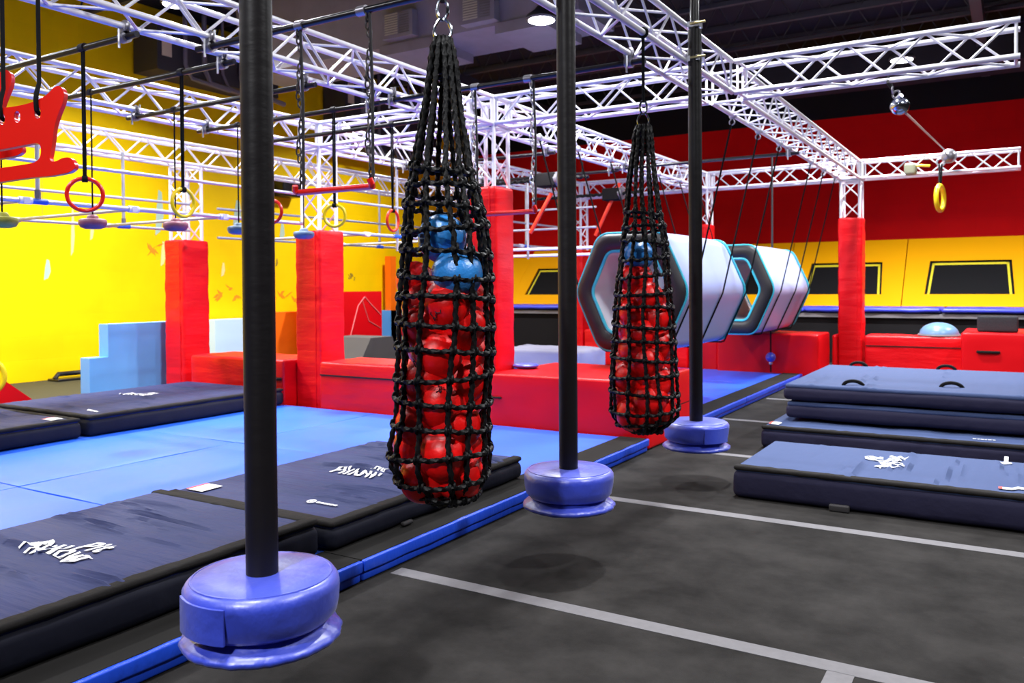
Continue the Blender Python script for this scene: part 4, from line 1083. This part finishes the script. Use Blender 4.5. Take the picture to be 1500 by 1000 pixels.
# ------------------------------------------------------------------ orange levers on spinners
def lever(px0, py0, px1, py1, hub, Y, xa, xb, label):
    a, b = at(px0, py0, Y=Y), at(px1, py1, Y=Y); h = at(*hub, Y=Y)
    t = thing('swing_lever', label, 'lever', (h.x, Y, b.z), 'orange levers on rope wrapped bars')
    mb = MB(); n = 90
    mb.path([(xa+(xb-xa)*i/n, Y, h.z+.006*math.sin(i*1.4)) for i in range(n+1)], .026, 8, section=rope_section(0, .12))
    build('rope_bar', mb, M['rope'], t)
    build('hub', MB().soft(h.x-.16, h.x+.16, Y-.11, Y+.11, h.z-.12, h.z+.10, .03, .1), M['skirt'], t)
    hb = MB(); hb.tube((h.x+.13, Y, h.z), (h.x+.20, Y, h.z), .11, 14); build('hub_flange', hb, M['clampm'], t)
    build('arm', MB().tube(a, b, .031, 12), M['oring'], t)
    for x in (xa+.1, xb-.1): build('hanger', MB().tube((x, Y, h.z), (x, Y, ZB), .012, 6), M['strap'], t)
lever(808, 283, 777, 341, (803, 263), 11.3, -7.7, -5.5, 'orange lever left of the middle pole, tilted down to the left')
lever(908, 268, 872, 345, (897, 284), 13.4, -7.7, -5.5, 'orange lever left of the farther net, above the front tunnel')

# ------------------------------------------------------------------ pulley balls, cable and right ring
t = thing('pulley_ball', 'chrome pulley ball hanging from the upper right truss', 'pulley', (-.89, 8.36, 3.15))
u0 = at(1318, 155, Y=8.36); u1 = at(1301, 118, Y=8.36)
build('globe', MB().ball(u0, .085, 24, 14), M['chrome'], t, 80)
k = MB(); k.torus(u0+Vector((-.03, 0, .11)), (1, 0, .3), (0, 0, 1), .03, .009, 14, 6); k.torus(u0+Vector((-.06, 0, .15)), (0, 1, 0), (0, 0, 1), .03, .009, 14, 6); k.tube(u0+Vector((-.04, 0, .05)), u0+Vector((.02, -.05, .085)), .022, 8)
build('shackle', k, M['clampm'], t)
build('sling', MB().path([u0+Vector((-.07, 0, .17)), (u1.x, 8.33, ZB-.03), (u1.x, 8.36, ZB+.03), (u1.x+.02, 8.39, ZB-.03), u0+Vector((-.06, 0, .17))], .014, 6), M['greystrap'], t)
v0 = at(1384, 229, Y=15.6)
t2 = thing('pulley_ball', 'small dark pulley ball on the far right truss above the yellow ring', 'pulley', (v0.x, v0.y, v0.z-.1))
build('globe', MB().ball(v0+Vector((.06, 0, 0)), .12, 20, 12), M['clampm'], t2, 80)
build('shackle', MB().torus(v0+Vector((-.06, 0, -.09)), (1, 0, 0), (0, 0, 1), .06, .015, 14, 6), M['alu'], t2)
build('bracket', MB().soft(v0.x-.02, v0.x+.12, v0.y, 15.74, v0.z-.04, v0.z+.1, .01, .1), M['skirt'], t2)
one('cable', MB().path([u0+Vector((.05, .02, -.07)), v0+Vector((0, -.05, .1))], .011, 6), M['alu'], 'grey cable sloping between the two pulley balls', 'cable', u0)
rc = at(1377, 290, Y=15.45)
rt = thing('gymnastic_ring', 'yellow ring hanging alone at right before the red wall', 'ring', (rc.x, rc.y, rc.z-.25))
aa = Vector((.2, .98, 0)).normalized()
build('hoop', MB().torus(rc, aa, (0, 0, 1), .205, .038, 40, 10), M['yring'], rt)
s_ = MB()
for kx in (-1, 1): s_.path([rc+aa*(.03*kx)+Vector((0, 0, .2)), (v0.x-.06+.02*kx, v0.y-.05, v0.z-.13)], .016, 6)
build('strap', s_, M['strap'], rt)
g0 = at(1337, 243, Y=15.6)
gg = thing('winch', 'pale box with yellow rope on the far right truss', 'winch', (g0.x, g0.y, g0.z))
build('casing', MB().soft(g0.x-.13, g0.x+.06, g0.y-.08, 15.74, g0.z-.15, g0.z+.05, .05, .05), M['winch'], gg)
build('rope_end', MB().path([g0+Vector((.04, -.03, .0)), g0+Vector((.16, -.03, -.01)), g0+Vector((.26, 0, -.02))], .022, 6), M['yring'], gg)

# ------------------------------------------------------------------ ceiling services
du = thing('air_duct', 'large dull grey air duct under the ceiling with two cream grilles', 'duct', (-8, 10.9, 5.5))
build('duct_body', MB().prism([(10.40, 5.50), (11.6, 5.50), (11.6, 6.75), (10.25, 6.75)], 'X', -12.0, -5.2), M['duct'], du, 0)
for x0, x1 in ((-8.75, -7.7), (-6.55, -5.7)):
    build('duct_flange', MB().prism([(10.36, 5.36), (11.5, 5.36), (11.5, 5.52), (10.36, 5.52)], 'X', x0, x1), M['duct'], du, 0)
for px, py in ((590, 39), (706, 16)):
    # position on the sloped front face
    p = at(px, py, Y=10.36); gx, gz = p.x, p.z
    fr = MB(); fr.box(gx-.30, gx+.30, 10.22, 10.40, gz-.20, gz+.20); o = build('grille_frame', fr, M['duct'], du, 0)
    sl = MB()
    for k in range(9):
        z = gz-.15+.0375*k; sl.add([(gx-.24, 10.20, z), (gx+.02, 10.20, z), (gx+.02, 10.21, z+.03), (gx-.24, 10.21, z+.03)], [(0, 1, 2, 3)])
    build('grille_slats', sl, M['grille'], o, 0)
    sl = MB()
    for k in range(9):
        z = gz-.15+.0375*k; sl.add([(gx+.05, 10.20, z), (gx+.24, 10.20, z), (gx+.24, 10.212, z+.022), (gx+.05, 10.212, z+.022)], [(0, 1, 2, 3)])
    build('grille_slats', sl, M['greytop'], o, 0)
one('air_duct', MB().box(-5.0, 5.5, 19.4, 20.6, 6.1, 6.75), M['ceil'], 'black flat duct above the far right truss', 'duct', (0, 20, 6.1), smooth=0)
# mechanical boxes high on the yellow wall
def unit(y0, y1, z0, z1, label, xf=-14.3):
    t = thing('mechanical_unit', label, 'mechanical unit', (-14.7, (y0+y1)/2, z0), 'dark units high on the yellow wall')
    build('casing', MB().box(-15.05, xf, y0, y1, z0, z1), M['steel_dark'], t, 0)
    build('label_plate', MB().box(xf, xf+.01, y0+.10, y0+.32, z1-.62, z1-.12), M['fingerwhite'], t, 0)
    rr = random.Random(int(y0*10))
    for k in range(5):
        y = y0+.6+(y1-y0-.8)*k/5; build('conduit', MB().path([(xf+.05, y, z1+.4), (xf+.05, y, z0+.2), (xf+.05, y+.15, z0-.05), (xf+.05, y+.6+rr.random()*.5, z0-.12)], .03+.03*rr.random(), 6), M['duct'], t)
unit(10.3, 13.4, 5.95, 6.85, 'dark mechanical unit on the yellow wall left of the nearest pole')
unit(15.6, 19.5, 5.2, 6.9, 'dark mechanical unit on the yellow wall between the trapeze chains')
# small speaker-like box near the left trapeze
c = at(427, 275, X=-14.8)
one('wall_speaker', MB().soft(-15.09, -14.75, c.y-.3, c.y+.3, c.z-.22, c.z+.22, .04, .1), M['bar'], 'small dark speaker on the yellow wall behind the left trapeze', 'speaker', (c.x, c.y, c.z))

# ------------------------------------------------------------------ lamps
def lamp(x, y, z, power, spread, label):
    t = thing('high_bay_lamp', label, 'lamp', (x, y, z), 'round high bay lamps')
    build('housing', MB().lathe([(0, .0), (.20, .0), (.22, .02), (.20, .07), (.10, .14), (.05, .20), (0, .20)], (x, y, z), 28), M['steel_dark'], t, 50)
    build('lens', MB().lathe([(0, -.022), (.15, -.018), (.18, -.004), (.18, .002), (0, .002)], (x, y, z), 28), M['lamp'], t, 50)
    build('drop_rod', MB().tube((x, y, z+.19), (x, y, ZC), .012, 6), M['steel_dark'], t)
    ld = bpy.data.lights.new('lamp_light', 'AREA'); ld.shape = 'DISK'; ld.size = .40; ld.energy = power; ld.color = (.96, .97, 1.0)
    ld.spread = math.radians(spread)
    lo = bpy.data.objects.new('lamp_light', ld); COL.objects.link(lo); lo.location = (0, 0, -.03); lo.parent = t
    return t
l1 = at(793, 30, Z=5.3); l2 = at(1321, 88, Z=5.6); l4 = at(637, 126, Z=6.35)
LP = [(l1.x, l1.y, 'round lamp glowing beside the middle pole top', 330, 150), (l2.x, l2.y, 'round lamp glowing behind the upper right truss', 620, 140)]
OUT = 'unseen round high bay lamp added above the gym for light'
for (x, y, p, sp) in ((-12.2, 1.6, 430, 142), (-12.2, 5.4, 470, 142), (-11.9, 8.9, 470, 142), (l4.x, l4.y, 470, 142), (-7.6, 6.6, 330, 150), (-7.6, .2, 200, 150), (-2.2, 7.2, 330, 150), (-2.2, 1.0, 190, 150), (-1.6, -3.6, 600, 150), (-2.2, 13.2, 380, 150), (2.6, 4.0, 320, 150), (2.6, 10.2, 330, 150), (2.6, 16.8, 330, 150)):  # unseen lamps added for light: yellow wall row, overhead rows, one behind the camera
    LP.append((x, y, OUT, p, sp))
for i_, (x, y, l, p, sp) in enumerate(LP): lamp(x, y, (5.3, 5.6)[i_] if i_ < 2 else 6.35, p, sp, l)

# ------------------------------------------------------------------ world and view
w = bpy.data.worlds.new('world'); sc.world = w; w.use_nodes = True
w.node_tree.nodes['Background'].inputs[0].default_value = (.5, .52, .6, 1); w.node_tree.nodes['Background'].inputs[1].default_value = .1
sc.view_settings.view_transform = 'Standard'; sc.view_settings.look = 'None'; sc.view_settings.gamma = 1; sc.view_settings.use_curve_mapping = False
sc.view_settings.exposure = 0.0
sc.cycles.use_denoising = True
sc.cycles.max_bounces = 8
sc.cycles.sample_clamp_indirect = 4
